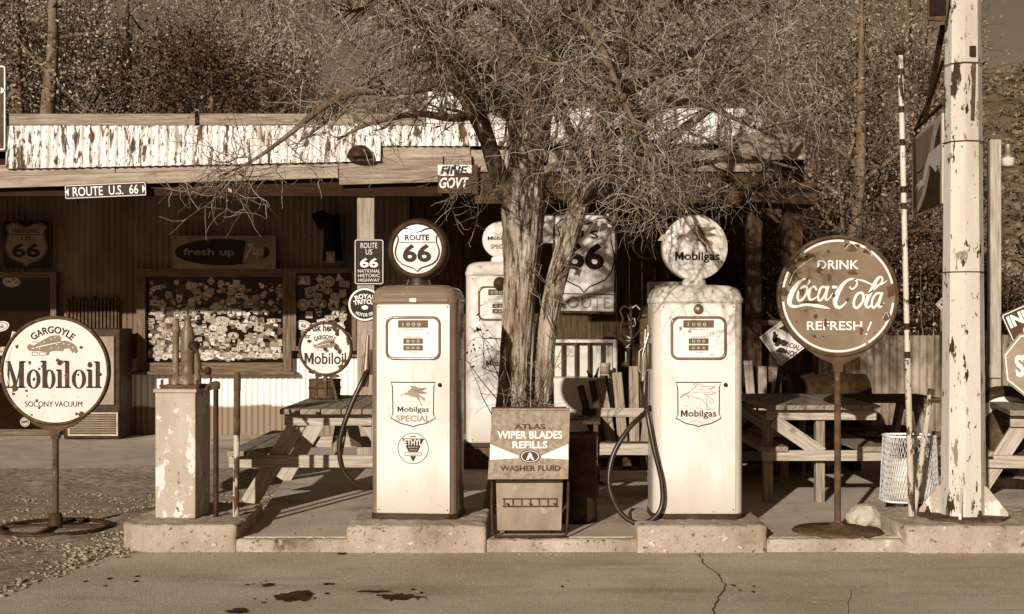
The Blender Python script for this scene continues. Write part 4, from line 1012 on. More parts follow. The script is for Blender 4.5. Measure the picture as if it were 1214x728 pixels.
# ------------------------------------------------------------------ picnic tables
def picnic(label,loc,rz,L=1.8,tw=.74,W_=1.5,top=.70,seat=.40,ends=(0,1),m='wood',ml='woodl',group='picnic tables on the forecourt'):
    """long side runs along local y, near end at y = 0"""
    th=thing('picnic_table',label,'picnic table',loc,rz,group)
    b=MB(); n=5; pw=tw/n
    for i in range(n): b.beam(((i+.5)*pw-tw/2,-random.uniform(0,.02),top-.02),((i+.5)*pw-tw/2,L+random.uniform(0,.02),top-.02),pw-.008,.038,0)
    b.build('tabletop',m,th,bevel=.003)
    for s in(-1,1):
        b=MB()
        for i in range(2): b.beam((s*(W_/2-.07-.135*i),0,seat-.02),(s*(W_/2-.07-.135*i),L,seat-.02),.127,.038,0)
        b.build('bench',m,th,bevel=.003)
    for e in ends:
        y=.12 if e==0 else L-.12; dy=-.045 if e==0 else .045
        b=MB(); b.beam((-tw/2+.02,y,top-.085),(tw/2-.02,y,top-.085),.04,.085,0); b.build('cleat',ml,th,bevel=.003)
        b=MB(); b.beam((-W_/2,y,seat-.085),(W_/2,y,seat-.085),.04,.09,0); b.build('crossbar',ml,th,bevel=.003)
        for s in(-1,1):
            b=MB(); b.beam((s*.62,y-dy,.0),(s*.22,y-dy,top-.045),.04,.12,0); b.build('leg',ml,th,bevel=.003)
        b=MB(); b.beam((0,y+.1 if e==0 else y-.1,seat-.1),(0,L*.42 if e==0 else L*.58,top-.05),.09,.04,0); b.build('brace',m,th,bevel=.003)
    return th
picnic('weathered plank picnic table carrying the small round Ask here sign',(-1.29,9.62,.08),0)
def square_table(label,loc,rz,m='wood',ml='woodl'):
    th=thing('picnic_table',label,'picnic table',loc,rz,'picnic tables on the forecourt'); L=1.5
    b=MB()
    for i in range(6): b.beam((-.41+.137*(i+.5),0,.70),(-.41+.137*(i+.5),L,.70),.13,.036,0)
    b.build('tabletop',m,th,bevel=.003)
    for y in(.10,1.4):
        b=MB(); b.beam((-.40,y,.64),(.40,y,.64),.04,.07); b.build('cleat',ml,th,bevel=.003)
        b=MB(); b.beam((-.44,y-.05,.35),(.44,y-.05,.35),.04,.075); b.build('crossbar',ml,th,bevel=.003)
        b=MB(); b.beam((-.35,y-.02,.60),(.0,y-.02,.36),.04,.10); b.build('brace',ml,th,bevel=.003)
        for x in(-.38,.0): b=MB(); b.box((x,y+.05,.32),(.065,.07,.64)); b.build('leg',m,th,bevel=.003)
    for x in(-.36,.36):
        b=MB(); b.beam((x,0,.40),(x,L,.40),.20,.036); b.build('bench',m,th,bevel=.003)
    return th
D=9.75
square_table('weathered square plank table directly behind the round Coca-Cola sign',(at(977,0,D).x,D,.08),0)
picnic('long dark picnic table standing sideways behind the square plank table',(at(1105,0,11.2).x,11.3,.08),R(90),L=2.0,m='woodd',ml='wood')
picnic('picnic table cut off by the right edge beyond the white pole',(at(1248,0,9.9).x,9.7,.06),R(-12),m='wood')
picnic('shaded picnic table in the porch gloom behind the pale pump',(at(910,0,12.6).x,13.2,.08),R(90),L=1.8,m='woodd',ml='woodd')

# ------------------------------------------------------------------ wooden garden chairs
def slat_chair(label,loc,rz,m='wood',front='woodl',backs='woodl'):
    th=thing('garden_chair',label,'chair',loc,rz,'slatted wooden garden chairs on the porch')
    b=MB()
    for i in range(4): b.beam((-.26,.02+.12*i,.40-.04*i),(.26,.02+.12*i,.40-.04*i),.105,.022)
    b.build('seat',m,th,bevel=.003)
    for k,z in enumerate((.36,.16)):
        b=MB(); b.box((0,-.04,z),(.54,.025,.085)); b.build('apron',front,th,bevel=.003)
    for i,x in enumerate((-.2,-.1,0,.1,.2)):
        b=MB(); b.beam((x*.8,.44,.26),(x*1.35,.66,.86+.05*(2-abs(i-2))),.078,.02,0,up=(0,-1,0)); b.build('back_slat',backs,th,bevel=.003)
    b=MB(); b.beam((-.30,.52,.60),(.30,.52,.60),.02,.07); b.build('back_rail',front,th,bevel=.003)
    for s in(-1,1):
        b=MB(); b.beam((s*.33,-.08,.56),(s*.33,.58,.56),.13,.024); b.build('arm',m,th,bevel=.004)
        b=MB(); b.box((s*.30,-.02,.275),(.035,.10,.55)); b.build('leg',m,th,bevel=.003)
        b=MB(); b.beam((s*.27,-.02,.36),(s*.27,.85,.03),.03,.11); b.build('side_rail',m,th,bevel=.003)
    return th
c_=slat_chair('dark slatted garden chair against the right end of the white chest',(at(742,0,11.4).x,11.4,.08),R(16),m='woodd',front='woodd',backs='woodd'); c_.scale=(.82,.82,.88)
slat_chair('slatted wooden chair with fronts coloured as sunlit, framed by the loop of the black hose',(at(752,0,10.3).x,10.2,.08),R(-4),m='woodd',backs='wood')  # pale aprons carry sunlight in their colour against the dark timber
slat_chair('slatted wooden chair behind the tables below the speckled diamond sign',(at(905,0,11.9).x,11.7,.08),R(5))

# ------------------------------------------------------------------ porch furniture
D=12.0; p=at(692,0,D); k=F/D
th=thing('ice_chest','white metal chest with a slotted rack back and a round shadow on its front','chest',(p.x,D,.08))
zf=lambda py:EYE-(py-380)/k-.08
b=MB(); b.box((0,.25,zf(448)/2),(.70,.5,zf(448))); b.build('chest','whitew',th,bevel=.02)
b=MB(); zl,zh=zf(448),zf(403); w=.64
for x in(-w/2+.02,w/2-.02): b.box((x,.3,(zl+zh)/2),(.04,.10,zh-zl))
b.box((0,.30,zh-.015),(w-.082,.10,.03)); b.box((0,.345,(zl+zh)/2-.015),(w-.084,.006,zh-zl-.032)); b.build('rack','whitew',th,bevel=.004)
for i in range(1,5):
    b=MB(); b.box((-w/2+.02+i*(w-.04)/5,.29,(zl+zh)/2-.016),(.014,.09,zh-zl-.036)); b.build('divider','rust',th)
b=MB(); b.box((0,-.006,zf(448)*.55),(.5,.008,.012)); b.build('seam','rust',th)
x=at(718,0,D).x
th=thing('tin_can','pale printed tin can standing on the white chest','can',(x,D+.08,.08+zf(448)))
MB().lathe([(0,.13),(.045,.13),(.048,.125),(.046,.12),(.046,.006),(.048,0),(0,0)],(0,0,0),24).build('can','s2',th); MB().lathe([(.0462,.03),(.0468,.03),(.0468,.10),(.0462,.10)],(0,0,0),24).build('wrapper','s3',th)
for i,(px,h,t) in enumerate(((707,.09,.3),(701,.06,-.4))):
    th=thing('hand_tool','small dark tool leaning on the chest top, %s'%('the taller beside the can' if i==0 else 'the lower farther from the can'),'tool',(at(px,0,D).x,D+.06,.08+zf(448)),0)
    MB().tube([(0,0,0),(t*.05,.02,h*.6),(t*.09,.03,h)],[.012,.010,.006],8).build('shaft','darkir',th); MB().lathe([(0,0),(.017,.002),(.017,.02),(.011,.025)],(0,0,0),10).build('grip','rust',th)
# drinks machine at the left wall
D=15.1; p=at(113,0,D); k=F/D
th=thing('drinks_machine','old upright drinks machine with a louvred base behind the big round sign','machine',(p.x,D,.08),0)
h=1.24; b=MB(); b.box((-.05,.28,h/2),(.64,.5,h)); b.build('cabinet','darkir',th,bevel=.02)  # dark body colour stands in for the machine's shaded flank
MB().box((-.06,.015,h*.62),(.54,.03,h*.62)).build('door','cab',th,bevel=.01)
b=MB(); b.box((-.03,.02,.17),(.56,.03,.26))
b.build('grille_plate','alu',th)
b=MB()
for i in range(9): b.box((-.03,-.002,.07+i*.026),(.52,.02,.010),(R(25),0,0))
b.build('louvre','alu',th)
# cabinet stove-like thing and dark trunk on the porch right
D=12.9; p=at(912,0,D); k=F/D
th=thing('wall_cabinet','dark box cabinet with a pale framed front behind the diamond sign','cabinet',(p.x,D,.08))
zf=lambda py:EYE-(py-380)/k-.08
b=MB(); b.box((0,.2,zf(378)/2),(.38,.4,zf(378))); b.build('body','woodd',th,bevel=.01)
b=MB()
for s in(-1,1): b.box((s*.155,-.015,(zf(380)+zf(440))/2),(.05,.03,.5))
b.box((0,-.015,zf(383)),(.258,.03,.05)); b.box((0,-.015,zf(438)),(.258,.03,.05)); b.build('door_frame','wood',th,bevel=.004)
b=MB(); b.box((0,-.01,zf(448)),(.11,.02,.11)); b.build('dial_plate','s3',th)
D=12.2; p=at(980,0,D)
th=thing('oil_barrel','dark ribbed barrel lying under the porch edge behind the sign stand','barrel',(p.x,D,.30+.08))
b=MB(); b.lathe([(0,-.36),(.26,-.35),(.27,-.34),(.27,-.15),(.285,-.13),(.27,-.11),(.27,.11),(.285,.13),(.27,.15),(.27,.34),(.26,.35),(0,.36)],(0,0,.28),30,axis='x'); b.build('shell','darkir',th)
for s in(-1,1): b=MB(); b.box((s*.22,0,-.15),(.06,.5,.30)); b.build('cradle','woodd',th,bevel=.004)
# bicycle wheel, tyre, neon outline on porch
D=12.9
p=at(768,282,D); th=thing('bicycle_wheel','thin spoked bicycle wheel hung in the dark porch left of the horse globe','wheel',p)
r=.20
MB().tube([(r*math.cos(a)*.8,0,r*math.sin(a)) for a in [k*math.pi/20 for k in range(40)]],.009,6,closed=True).build('rim','alu',th)
b=MB()
for k in range(9): a=k*2*math.pi/9+.2; b.tube([(0,0,0),(r*.8*math.cos(a),0,r*math.sin(a))],.002,4)
b.build('spokes','alu',th); MB().lathe([(0,-.03),(.02,-.03),(.02,.03),(0,.03)],(0,0,0),12,axis='y').build('hub','alu',th); MB().tube([(0,0,r),(0,0,.75)],.004,6).build('cord','darkir',th)
p=at(800,278,12.7); th=thing('tyre','worn dark tyre hung high behind the horse globe','tyre',p); r=.24
MB().tube([(r*math.cos(a),0,r*math.sin(a)) for a in [k*math.pi/20 for k in range(40)]],.045,12,closed=True).build('tread','rubber',th)
MB().tube([(0,0,.2),(0,0,.72)],.006,6).build('cord','darkir',th)
MB().lathe([(.185,-.01),(.195,-.02),(.2,0),(.195,.02),(.185,.01)],(0,0,0),40,axis='y').build('rim','rust',th)
D=11.6; p=at(746,395,D); k=F/D
th=thing('neon_sign','unlit glass tube shield sign beside the long black hose','neon sign',p)
f=lambda pts:[((x-746)/k,0,(395-y)/k) for x,y in pts]
b=MB(); b.tube(f([(735,368),(740,363),(748,366),(754,362),(760,368),(757,378),(760,388),(754,398),(748,402),(740,397),(736,388),(739,378),(735,368)]),.008,8)
b.build('shield_tube','neon',th)
b=MB()
b.tube(f([(740,404),(752,404),(742,412),(752,413)]),.006,6); b.tube(f([(742,417),(742,432),(748,424),(752,433),(752,417)]),.006,6); b.tube(f([(744,372),(746,380),(752,377),(754,386),(746,388)]),.006,6)
b.build('letter_tube','neon',th)
b=MB(); b.tube(f([(748,362),(748,440)])[0:2],.012,8); b.tube([(0,.0,-45/k),(0,.0,-1.22)],.014,8); b.box((0,0,-1.21),(.3,.25,.02)); b.build('stand','rust',th)
# dark hanging horn and small card on wall
D=15.5; p=at(385,280,D)
th=thing('wall_horn','black horn shaped silhouette hung on the shaded wall right of the soda sign','horn',p)
b=MB(); b.tube([(-.10,0,.16),(-.02,0,.20),(.06,0,.16),(.09,0,.04),(.09,0,-.28)],[.11,.10,.08,.09,.12],14); b.build('bell','dark',th); MB().box((.09,.17,.0),(.1,.24,.5)).build('bracket','dark',th)
p=at(392,305,15.375); th=thing('paper_card','small pale card pinned under the black horn','card',p); MB().box((0,0,0),(.10,.01,.13)).build('sheet','s3',th); MB().box((0,-.008,-.01),(.05,.004,.05)).build('print','s2',th)
D=12.7; p=at(683,0,D)

# ------------------------------------------------------------------ right foreground: white pole, rods, basket, rock
D=8.55; p=at(1142,0,D); px0=p.x
th=thing('lamp_pole','thick eight sided white pole in peeling paint bolted to the right island','pole',(px0,D,.165),R(10))
def octo(r): return [(r*math.cos(R(22.5+45*k)),r*math.sin(R(22.5+45*k))) for k in range(8)]
b=MB(); loft(b,[(octo(.138),.015),(octo(.126),1.4),(octo(.113),2.8),(octo(.104),3.6),(octo(.09),5.6)],smooth=False); b.build('shaft','pole',th,bevel=.004)
MB().zprism([(x*2.05,y*2.05) for x,y in octo(.138)],0,.018).build('base_plate','rust',th,bevel=.003)
for k in range(4):
    a=R(45+90*k-10+22.5); c,s=math.cos(a),math.sin(a)
    b=MB(); b.M=Matrix.Rotation(a,4,'Z'); b.prism([(.125,.02),(.27,.02),(.265,.045),(.14,.20),(.125,.20)],-.008,.008); b.build('gusset','peel',th,bevel=.002)
    b=MB(); b.lathe([(.017,0),(.017,.03),(.009,.03),(.009,.055),(0,.055)],(.235*math.cos(a+.5),.235*math.sin(a+.5),.018),8,smooth=False); b.build('bolt','darkir',th)
for z in(1.55,2.37,2.86):
    MB().tube([(x*.137/.138*(1-(z/5.6)*.20),y*.99*(1-(z/5.6)*.20),z) for x,y in octo(.138)],.0035,6,closed=True).build('band','rust',th)
b=MB(); b.box((.0,-.118,2.93),(.035,.02,.06)); b.build('bracket','darkir',th); MB().tube([(.0,-.115,2.5),(.005,-.118,2.7),(.01,-.115,2.85)],.012,8).build('conduit','rust',th)
th=thing('floodlight','dark box floodlight fixed high on the white pole at the top edge','lamp',(at(1112,0,8.5).x,8.5,at(0,12,8.5).z),R(-15))
b=MB(); b.add([(-.07,-.06,-.07),(.05,-.06,-.09),(.08,-.06,.14),(-.07,-.06,.16),(-.05,.08,-.05),(.04,.08,-.06),(.06,.08,.12),(-.05,.08,.13)],[(0,1,2,3),(4,5,6,7),(0,1,5,4),(2,3,7,6),(0,3,7,4),(1,2,6,5)]); b.build('housing','rust',th,bevel=.01)
MB().tube([(.05,.02,.02),(.12,.06,.02)],.015,8).build('arm','darkir',th)
MB().box((-.005,-.064,.03),(.10,.006,.16)).build('lens','dark',th)
# hanging horse banner
A=Vector((2.755,8.62)); Bv=Vector((2.945,9.9)); ang=math.atan2((Bv-A).y,(Bv-A).x); Lb=(Bv-A).length
zt=EYE+247/F*8.6; zb=EYE+139/F*8.6
th=thing('hanging_sign','enamel sign with a leaping winged horse hung edge on from the white pole','sign',(A.x,A.y,zb),ang)
# local x runs from the pole end outwards; picture left = far end
Hs=zt-zb
MB().box((Lb/2,0,Hs/2),(Lb,.02,Hs)).build('panel','s2',th,bevel=.003)
def cu(x,y):
    u=(245-x)/217.                                 # 0 at the pole
    # undo perspective so that marks sit evenly on the board
    near,far=1/8.62,1/9.9; inv=near+(far-near)*u; dep=1/inv; uu=(dep-8.62)/(9.9-8.62)
    top=170-(170-15)*(1-u); bot=680-(680-580)*(1-u); return (uu*Lb*.985+.01,(bot-y)/(bot-top)*Hs)
b=MB(); sgn=.012
band=[(198,60),(170,180),(155,270),(130,350),(122,420),(100,520),(70,590),(34,622)]
b.flat([cu(*p) for p in [(40,182),(192,80)]+band[1:]+[(34,600)]],sgn,0)
b.flat([cu(*p) for p in [(240,60),(205,160),(190,240),(165,350),(150,430),(125,530),(95,600),(62,650),(235,585)]],sgn,1)
b.flat([cu(*p) for p in [(240,205),(200,235),(150,270),(128,330),(112,400),(105,440),(95,430),(80,445),(48,490),(55,498),(82,460),(72,500),(80,500),(100,468),(118,470),(140,400),(155,348),(190,365),(205,388),(215,380),(212,345),(235,385),(240,300)]],sgn+.001,2)
for q in ([(128,332),(95,375),(60,388)],[(158,345),(180,358),(205,386),(216,372)],[(150,268),(128,330),(108,430)],[(232,370),(222,350),(210,345)]): b.stroke([cu(*p)+(.008,) for p in q],sgn+.002,3)
b.build('emblem',['greyink','darkir','s1','black'],th)
b=MB(); b.tube([(.0,0,Hs+.34),(.4,0,Hs+.20),(Lb*.95,0,Hs+.06)],.012,8); b.tube([(.0,0,Hs+.06),(Lb*.95,0,Hs+.06)],.014,8); b.beam((.02,0,Hs+.55),(.75,0,Hs+.06),.03,.04)
for x in(.25,Lb*.9): b.tube([(x,0,Hs-.01),(x,0,Hs+.06)],.007,6)
b.build('hanger','darkir',th)
# tall banded rod, leaning stick, basket, rock
D=8.7
x0=at(1081,0,D).x
b0=at(1080.5,612,8.55); t0=at(1067,52,8.6)
th=thing('banded_rod','tall thin leaning white rod with dark bands in front of the wire basket','rod',(b0.x,b0.y,b0.z))
dv=t0-b0
P=[(dv*t)[:] for t in (0,.08,.23,.25,.5,1)]
MB().tube([(0,0,0),(dv*.33)[:]],.0195,14).build('lower_rod','stick',th)
MB().tube([(dv*.33)[:],(dv*.985)[:]],.0175,14).build('upper_rod','pole',th)
for t in (.34,.40,.655,.69,.79,.86,.94): MB().tube([(dv*(t-.007))[:],(dv*(t+.007))[:]],.0182,14).build('band','darkir',th)
MB().lathe([(.018,-.03),(.03,-.015),(.038,0),(.02,.02),(0,.03)],(dv*.985)[:],14).build('cap','darkir',th)
b0=at(1083,612,8.66); t0=at(1104,461,8.6); dv=t0-b0
th=thing('leaning_stick','short pale stick leaning right in front of the wire basket','stick',b0)
MB().tube([(0,0,0),(dv*.96)[:]],.018,12).build('rod','stick',th); MB().tube([(dv*.955)[:],dv[:]],.021,12).build('cap','rust',th)
D=9.15; p=at(1078,0,D); k=F/D
wb=th=thing('wire_basket','white wire mesh basket of rubbish behind the leaning rods','basket',(p.x,D,.08+.0),R(0))
z0,z1=.115,.55
rt=(.168,.13); rb=(.188,.15)
def bp(a,t): return ((rb[0]+(rt[0]-rb[0])*t)*math.copysign(abs(math.cos(a))**.6,math.cos(a)),(rb[1]+(rt[1]-rb[1])*t)*math.copysign(abs(math.sin(a))**.6,math.sin(a)),z0+(z1-z0)*t)
b=MB(); n=56
for d_ in(1,-1):
    for k_ in range(n):
        b.tube([bp(2*math.pi*(k_+d_*s*.8)/n*1.0,s/7.) for s in range(8)],.0018,3,caps=False)
b.build('mesh','wire',th)
MB().tube([bp(2*math.pi*k_/40,1) for k_ in range(40)],.008,8,closed=True).build('top_hoop','wire',th)
MB().tube([bp(2*math.pi*k_/40,0) for k_ in range(40)],.007,8,closed=True).build('bottom_hoop','wire',th)
b=MB(); rr=random.Random(3)
vs=[];fs=[]
for j in range(7):
    for i in range(18):
        a=2*math.pi*i/18; t=j/6.; q=bp(a,t*.62); r=.78+.22*noise.noise(Vector((math.cos(a)*3,math.sin(a)*3,t*5))); vs.append((q[0]*r,q[1]*r,q[2]+.01+.03*noise.noise(Vector((a,t*4,2)))))
fs=[(j*18+i,j*18+(i+1)%18,(j+1)*18+(i+1)%18,(j+1)*18+i) for j in range(6) for i in range(18)]+[tuple(range(108,126)),tuple(range(18))]
b.add(vs,fs,0,True); o=b.build('rubbish_sack','trash',None); o.location=th.location; tag(o,'pale crumpled sack of rubbish inside the white wire basket','rubbish')
for s in(-1,1):
    b=MB(); b.box((s*.1,0,.055),(.05,.26,.105)); b.build('foot','woodd',wb,bevel=.004)
th=MB()
bm=bmesh.new(); bmesh.ops.create_icosphere(bm,subdivisions=3,radius=1)
vv=[]
for v in bm.verts:
    c=v.co; r=1+.28*noise.noise(c*1.3+Vector((3,1,7)))+.12*noise.noise(c*3.1); vv.append((c.x*r*.115,c.y*r*.10,max(c.z*r*.095,-.05)))
th.add(vv,[tuple(v.index for v in f.verts) for f in bm.faces]); bm.free()
o=th.build('rock','rock'); pr=at(1026,0,8.72); o.location=(pr.x,8.72,.125); tag(o,'rough pale rock on the slab between sign base and right island','rock')
# timber post with yard lamp, far right
D=11.6; p=at(1178.5,0,D)
th=thing('timber_post','square weathered timber post with a yard lamp near its top','post',(p.x,D,0))
MB().box((0,0,(at(0,166,D).z)/2),(.095,.09,at(0,166,D).z)).build('shaft','woodl',th,bevel=.006)
lz=at(0,186,D).z; xl=15.5/F*D
b=MB(); b.tube([(.04,-.02,lz),(xl,-.02,lz+.02)],.012,8); b.build('arm','alu',th)
MB().lathe([(0,.11),(.03,.11),(.035,.10),(.035,.03),(.055,.015),(.06,-.01)],(xl,-.02,lz),20).build('lamp_cap','alu',th)
MB().lathe([(.055,-.01),(.052,-.07),(.04,-.085),(0,-.09)],(xl,-.02,lz),20).build('lamp_glass','lampg',th)
b=MB(); b.tube([(.05,-.05,lz-.5),(.09,-.055,lz-1.1),(.11,-.05,lz-1.6),(.07,-.05,lz-1.75)],.005,6); b.build('cable','rubber',th)
MB().box((-.02,-.06,EYE-(440-380)/F*D),(.10,.04,.11)).build('junction_box','s2',th,bevel=.004)
# rusty corrugated fence behind the tables, plank fence on the right
D=13.6
th=thing('tin_fence','patchy rusty corrugated iron fence behind the picnic tables','fence',(0,D,.0))
xa,xb=at(965,0,D).x,at(1128,0,D).x
corr(xa,xb,.0,1.26,0,.076,.012).build('sheets','fence',th,fix=False)
for x in(xa+.05,(xa+xb)/2,xb-.05): MB().box((x,.06,.65),(.08,.07,1.3)).build('post','wood',th)
D=13.4; th=thing('plank_fence','uneven dark plank fence at the right edge behind the timber post','fence',(0,D,0))
b=MB(); x=at(1128,0,D).x; i=0
while x<at(1290,0,D).x: b.box((x,0,.62+.05*math.sin(i*2.3)),(.115,.025,1.25+.1*math.sin(i*2.3)),(0,R(1.2*math.sin(i*1.7)),0)); x+=.135; i+=1
b.build('planks','wood',th); MB().box((at(1205,0,D).x,.03,.95),(1.3,.03,.08)).build('rail','woodd',th)
th=thing('tyre','white walled tyre standing behind the right hand picnic table','tyre',(at(1212,0,10.5).x,10.9,.52))
MB().tube([(.29*math.cos(a),0,.29*math.sin(a)) for a in [k*math.pi/20 for k in range(40)]],.075,14,closed=True).build('tread','rubber',th)
MB().lathe([(.20,-.065),(.27,-.078),(.28,-.074)],(0,0,0),40,axis='y').build('white_wall','s1',th); MB().lathe([(0,-.03),(.2,-.045),(.21,-.06)],(0,0,0),32,axis='y').build('rim','rust',th)
th=thing('tyre_stump','cut log stump under the white walled tyre','stump',(at(1212,0,10.5).x,10.9,0)); MB().lathe([(0,.155),(.19,.155),(.2,.14),(.21,0)],(0,0,0),18).build('log','bark',th)
# ------------------------------------------------------------------ trees
class Twigs:
    """many thin tapered tubes gathered in one mesh"""
    def __init__(s): s.V=[]; s.Fq=[]; s.n=0
    def tube(s,P,r0,r1,n=3):
        m=len(P); P=np.asarray(P); T=np.gradient(P,axis=0); T/= (np.linalg.norm(T,axis=1,keepdims=True)+1e-9)
        ref=np.array([.31,.22,.92]); U=ref-T*(T@ref)[:,None]; U/= (np.linalg.norm(U,axis=1,keepdims=True)+1e-9); Wv=np.cross(T,U)
        r=np.linspace(r0,r1,m) if np.isscalar(r0) else np.asarray(r0)
        a=2*np.pi*np.arange(n)/n
        V=P[:,None,:]+r[:,None,None]*(np.cos(a)[None,:,None]*U[:,None,:]+np.sin(a)[None,:,None]*Wv[:,None,:])
        s.V.append(V.reshape(-1,3)); k=np.arange(n); q=(k+1)%n
        for i in range(m-1): s.Fq.append(np.stack([s.n+i*n+k,s.n+i*n+q,s.n+(i+1)*n+q,s.n+(i+1)*n+k],1))
        s.n+=m*n
    def build(s,name,mat,parent): return fast_mesh(name,np.concatenate(s.V),np.concatenate(s.Fq),mat,parent,True)
RG=np.random.default_rng(66)
def unit(v): return v/(np.linalg.norm(v)+1e-9)
def wander(p,d,L,n,wob,pull):
    P=[np.array(p,float)]; d=unit(np.array(d,float)); st=L/n
    for i in range(n):
        d=unit(d+RG.normal(0,wob,3)+pull*(i/n)); P.append(P[-1]+d*st)
    return np.array(P)
def smooth(P,sub=5):
    P=np.asarray(P,float); n=len(P); Q=[]
    for i in range(n-1):
        a,b,c,d=P[max(i-1,0)],P[i],P[i+1],P[min(i+2,n-1)]
        for k in range(sub):
            t=k/sub; Q.append(.5*((2*b)+(-a+c)*t+(2*a-5*b+4*c-d)*t*t+(3*b-a-3*c+d)*t**3))
    Q.append(P[-1]); return np.array(Q)
def perp_dir(t,spread,bias):
    r=RG.normal(0,1,3); r=unit(r-t*(r@t)); return unit(t*(1-spread)+r*spread+bias)
LEAVES=[]
def leafquads(C,size,rng,flat=.0):
    n=len(C); a=rng.normal(0,1,(n,3)); a/=np.linalg.norm(a,axis=1,keepdims=True); b=rng.normal(0,1,(n,3)); b-=a*(a*b).sum(1,keepdims=True); b/=np.linalg.norm(b,axis=1,keepdims=True)
    s=(size*rng.uniform(.55,1.35,n))[:,None]
    c=np.cross(a,b)*s*.16
    V=np.stack([C-a*s,C-b*s*.55+c,C+a*s,C+b*s*.55+c],1).reshape(-1,3); return V,np.arange(n*4).reshape(-1,4)
# the cottonwood between the pumps
def L3(pts):
    return [list(at(p[0],p[1],p[2]))+[p[3]] for p in pts]
tr=thing('tree','big leafless two stemmed tree with tangled pale twigs rising behind the wiper cabinet','tree',(0,0,0))
def bark_tube(pts,n=110,amp=.3,sub=26):
    Q=smooth([p for p in pts],sub); vs=[];m=len(Q)
    T=np.gradient(Q[:,:3],axis=0); sd=pts[0][0]*9
    for i in range(m):
        t=unit(T[i]); u=unit(np.array([1,0,0])-t*t[0]); w=np.cross(t,u); z=Q[i][2]
        for k in range(n):
            a=2*math.pi*k/n; c,s_=math.cos(a),math.sin(a)
            wv=.35*noise.noise(Vector((c*2,s_*2,z*2.2+sd)))
            f=noise.noise(Vector((c*1.6,s_*1.6,z*1.3+sd)))
            g=abs(noise.noise(Vector((c*5+wv,s_*5+wv,z*2.0+sd)))); h=abs(noise.noise(Vector((c*11+wv,s_*11,z*5.5+sd)))); e=noise.noise(Vector((c*22,s_*22,z*17)))
            r=Q[i][3]*(.94+amp*.45*f+.30*min(g,.35)+.22*min(h,.3)+.02*e); vs.append(Q[i][:3]+(u*c+w*s_)*r)
    return vs,[(i*n+k,i*n+(k+1)%n,(i+1)*n+(k+1)%n,(i+1)*n+k) for i in range(m-1) for k in range(n)]
STEMS=[L3([(602,612,9.5,.20),(606,540,9.5,.145),(610,450,9.5,.125),(613,390,9.5,.122),(617,330,9.5,.135),(620,280,9.5,.15),(620,235,9.5,.168),(624,195,9.5,.14),(630,150,9.55,.10)]),
       L3([(642,612,9.68,.15),(643,520,9.66,.10),(643,450,9.64,.092),(646,400,9.62,.085),(655,350,9.6,.078),(668,300,9.6,.078),(682,255,9.6,.08),(697,215,9.6,.078),(712,170,9.58,.07),(725,120,9.5,.06)])]
for S in STEMS:
    for q_ in S: q_[3]*=.84
    b=MB(); v,f=bark_tube(S); b.add(v,f,0,True); b.build('trunk','bark',tr,fix=False)
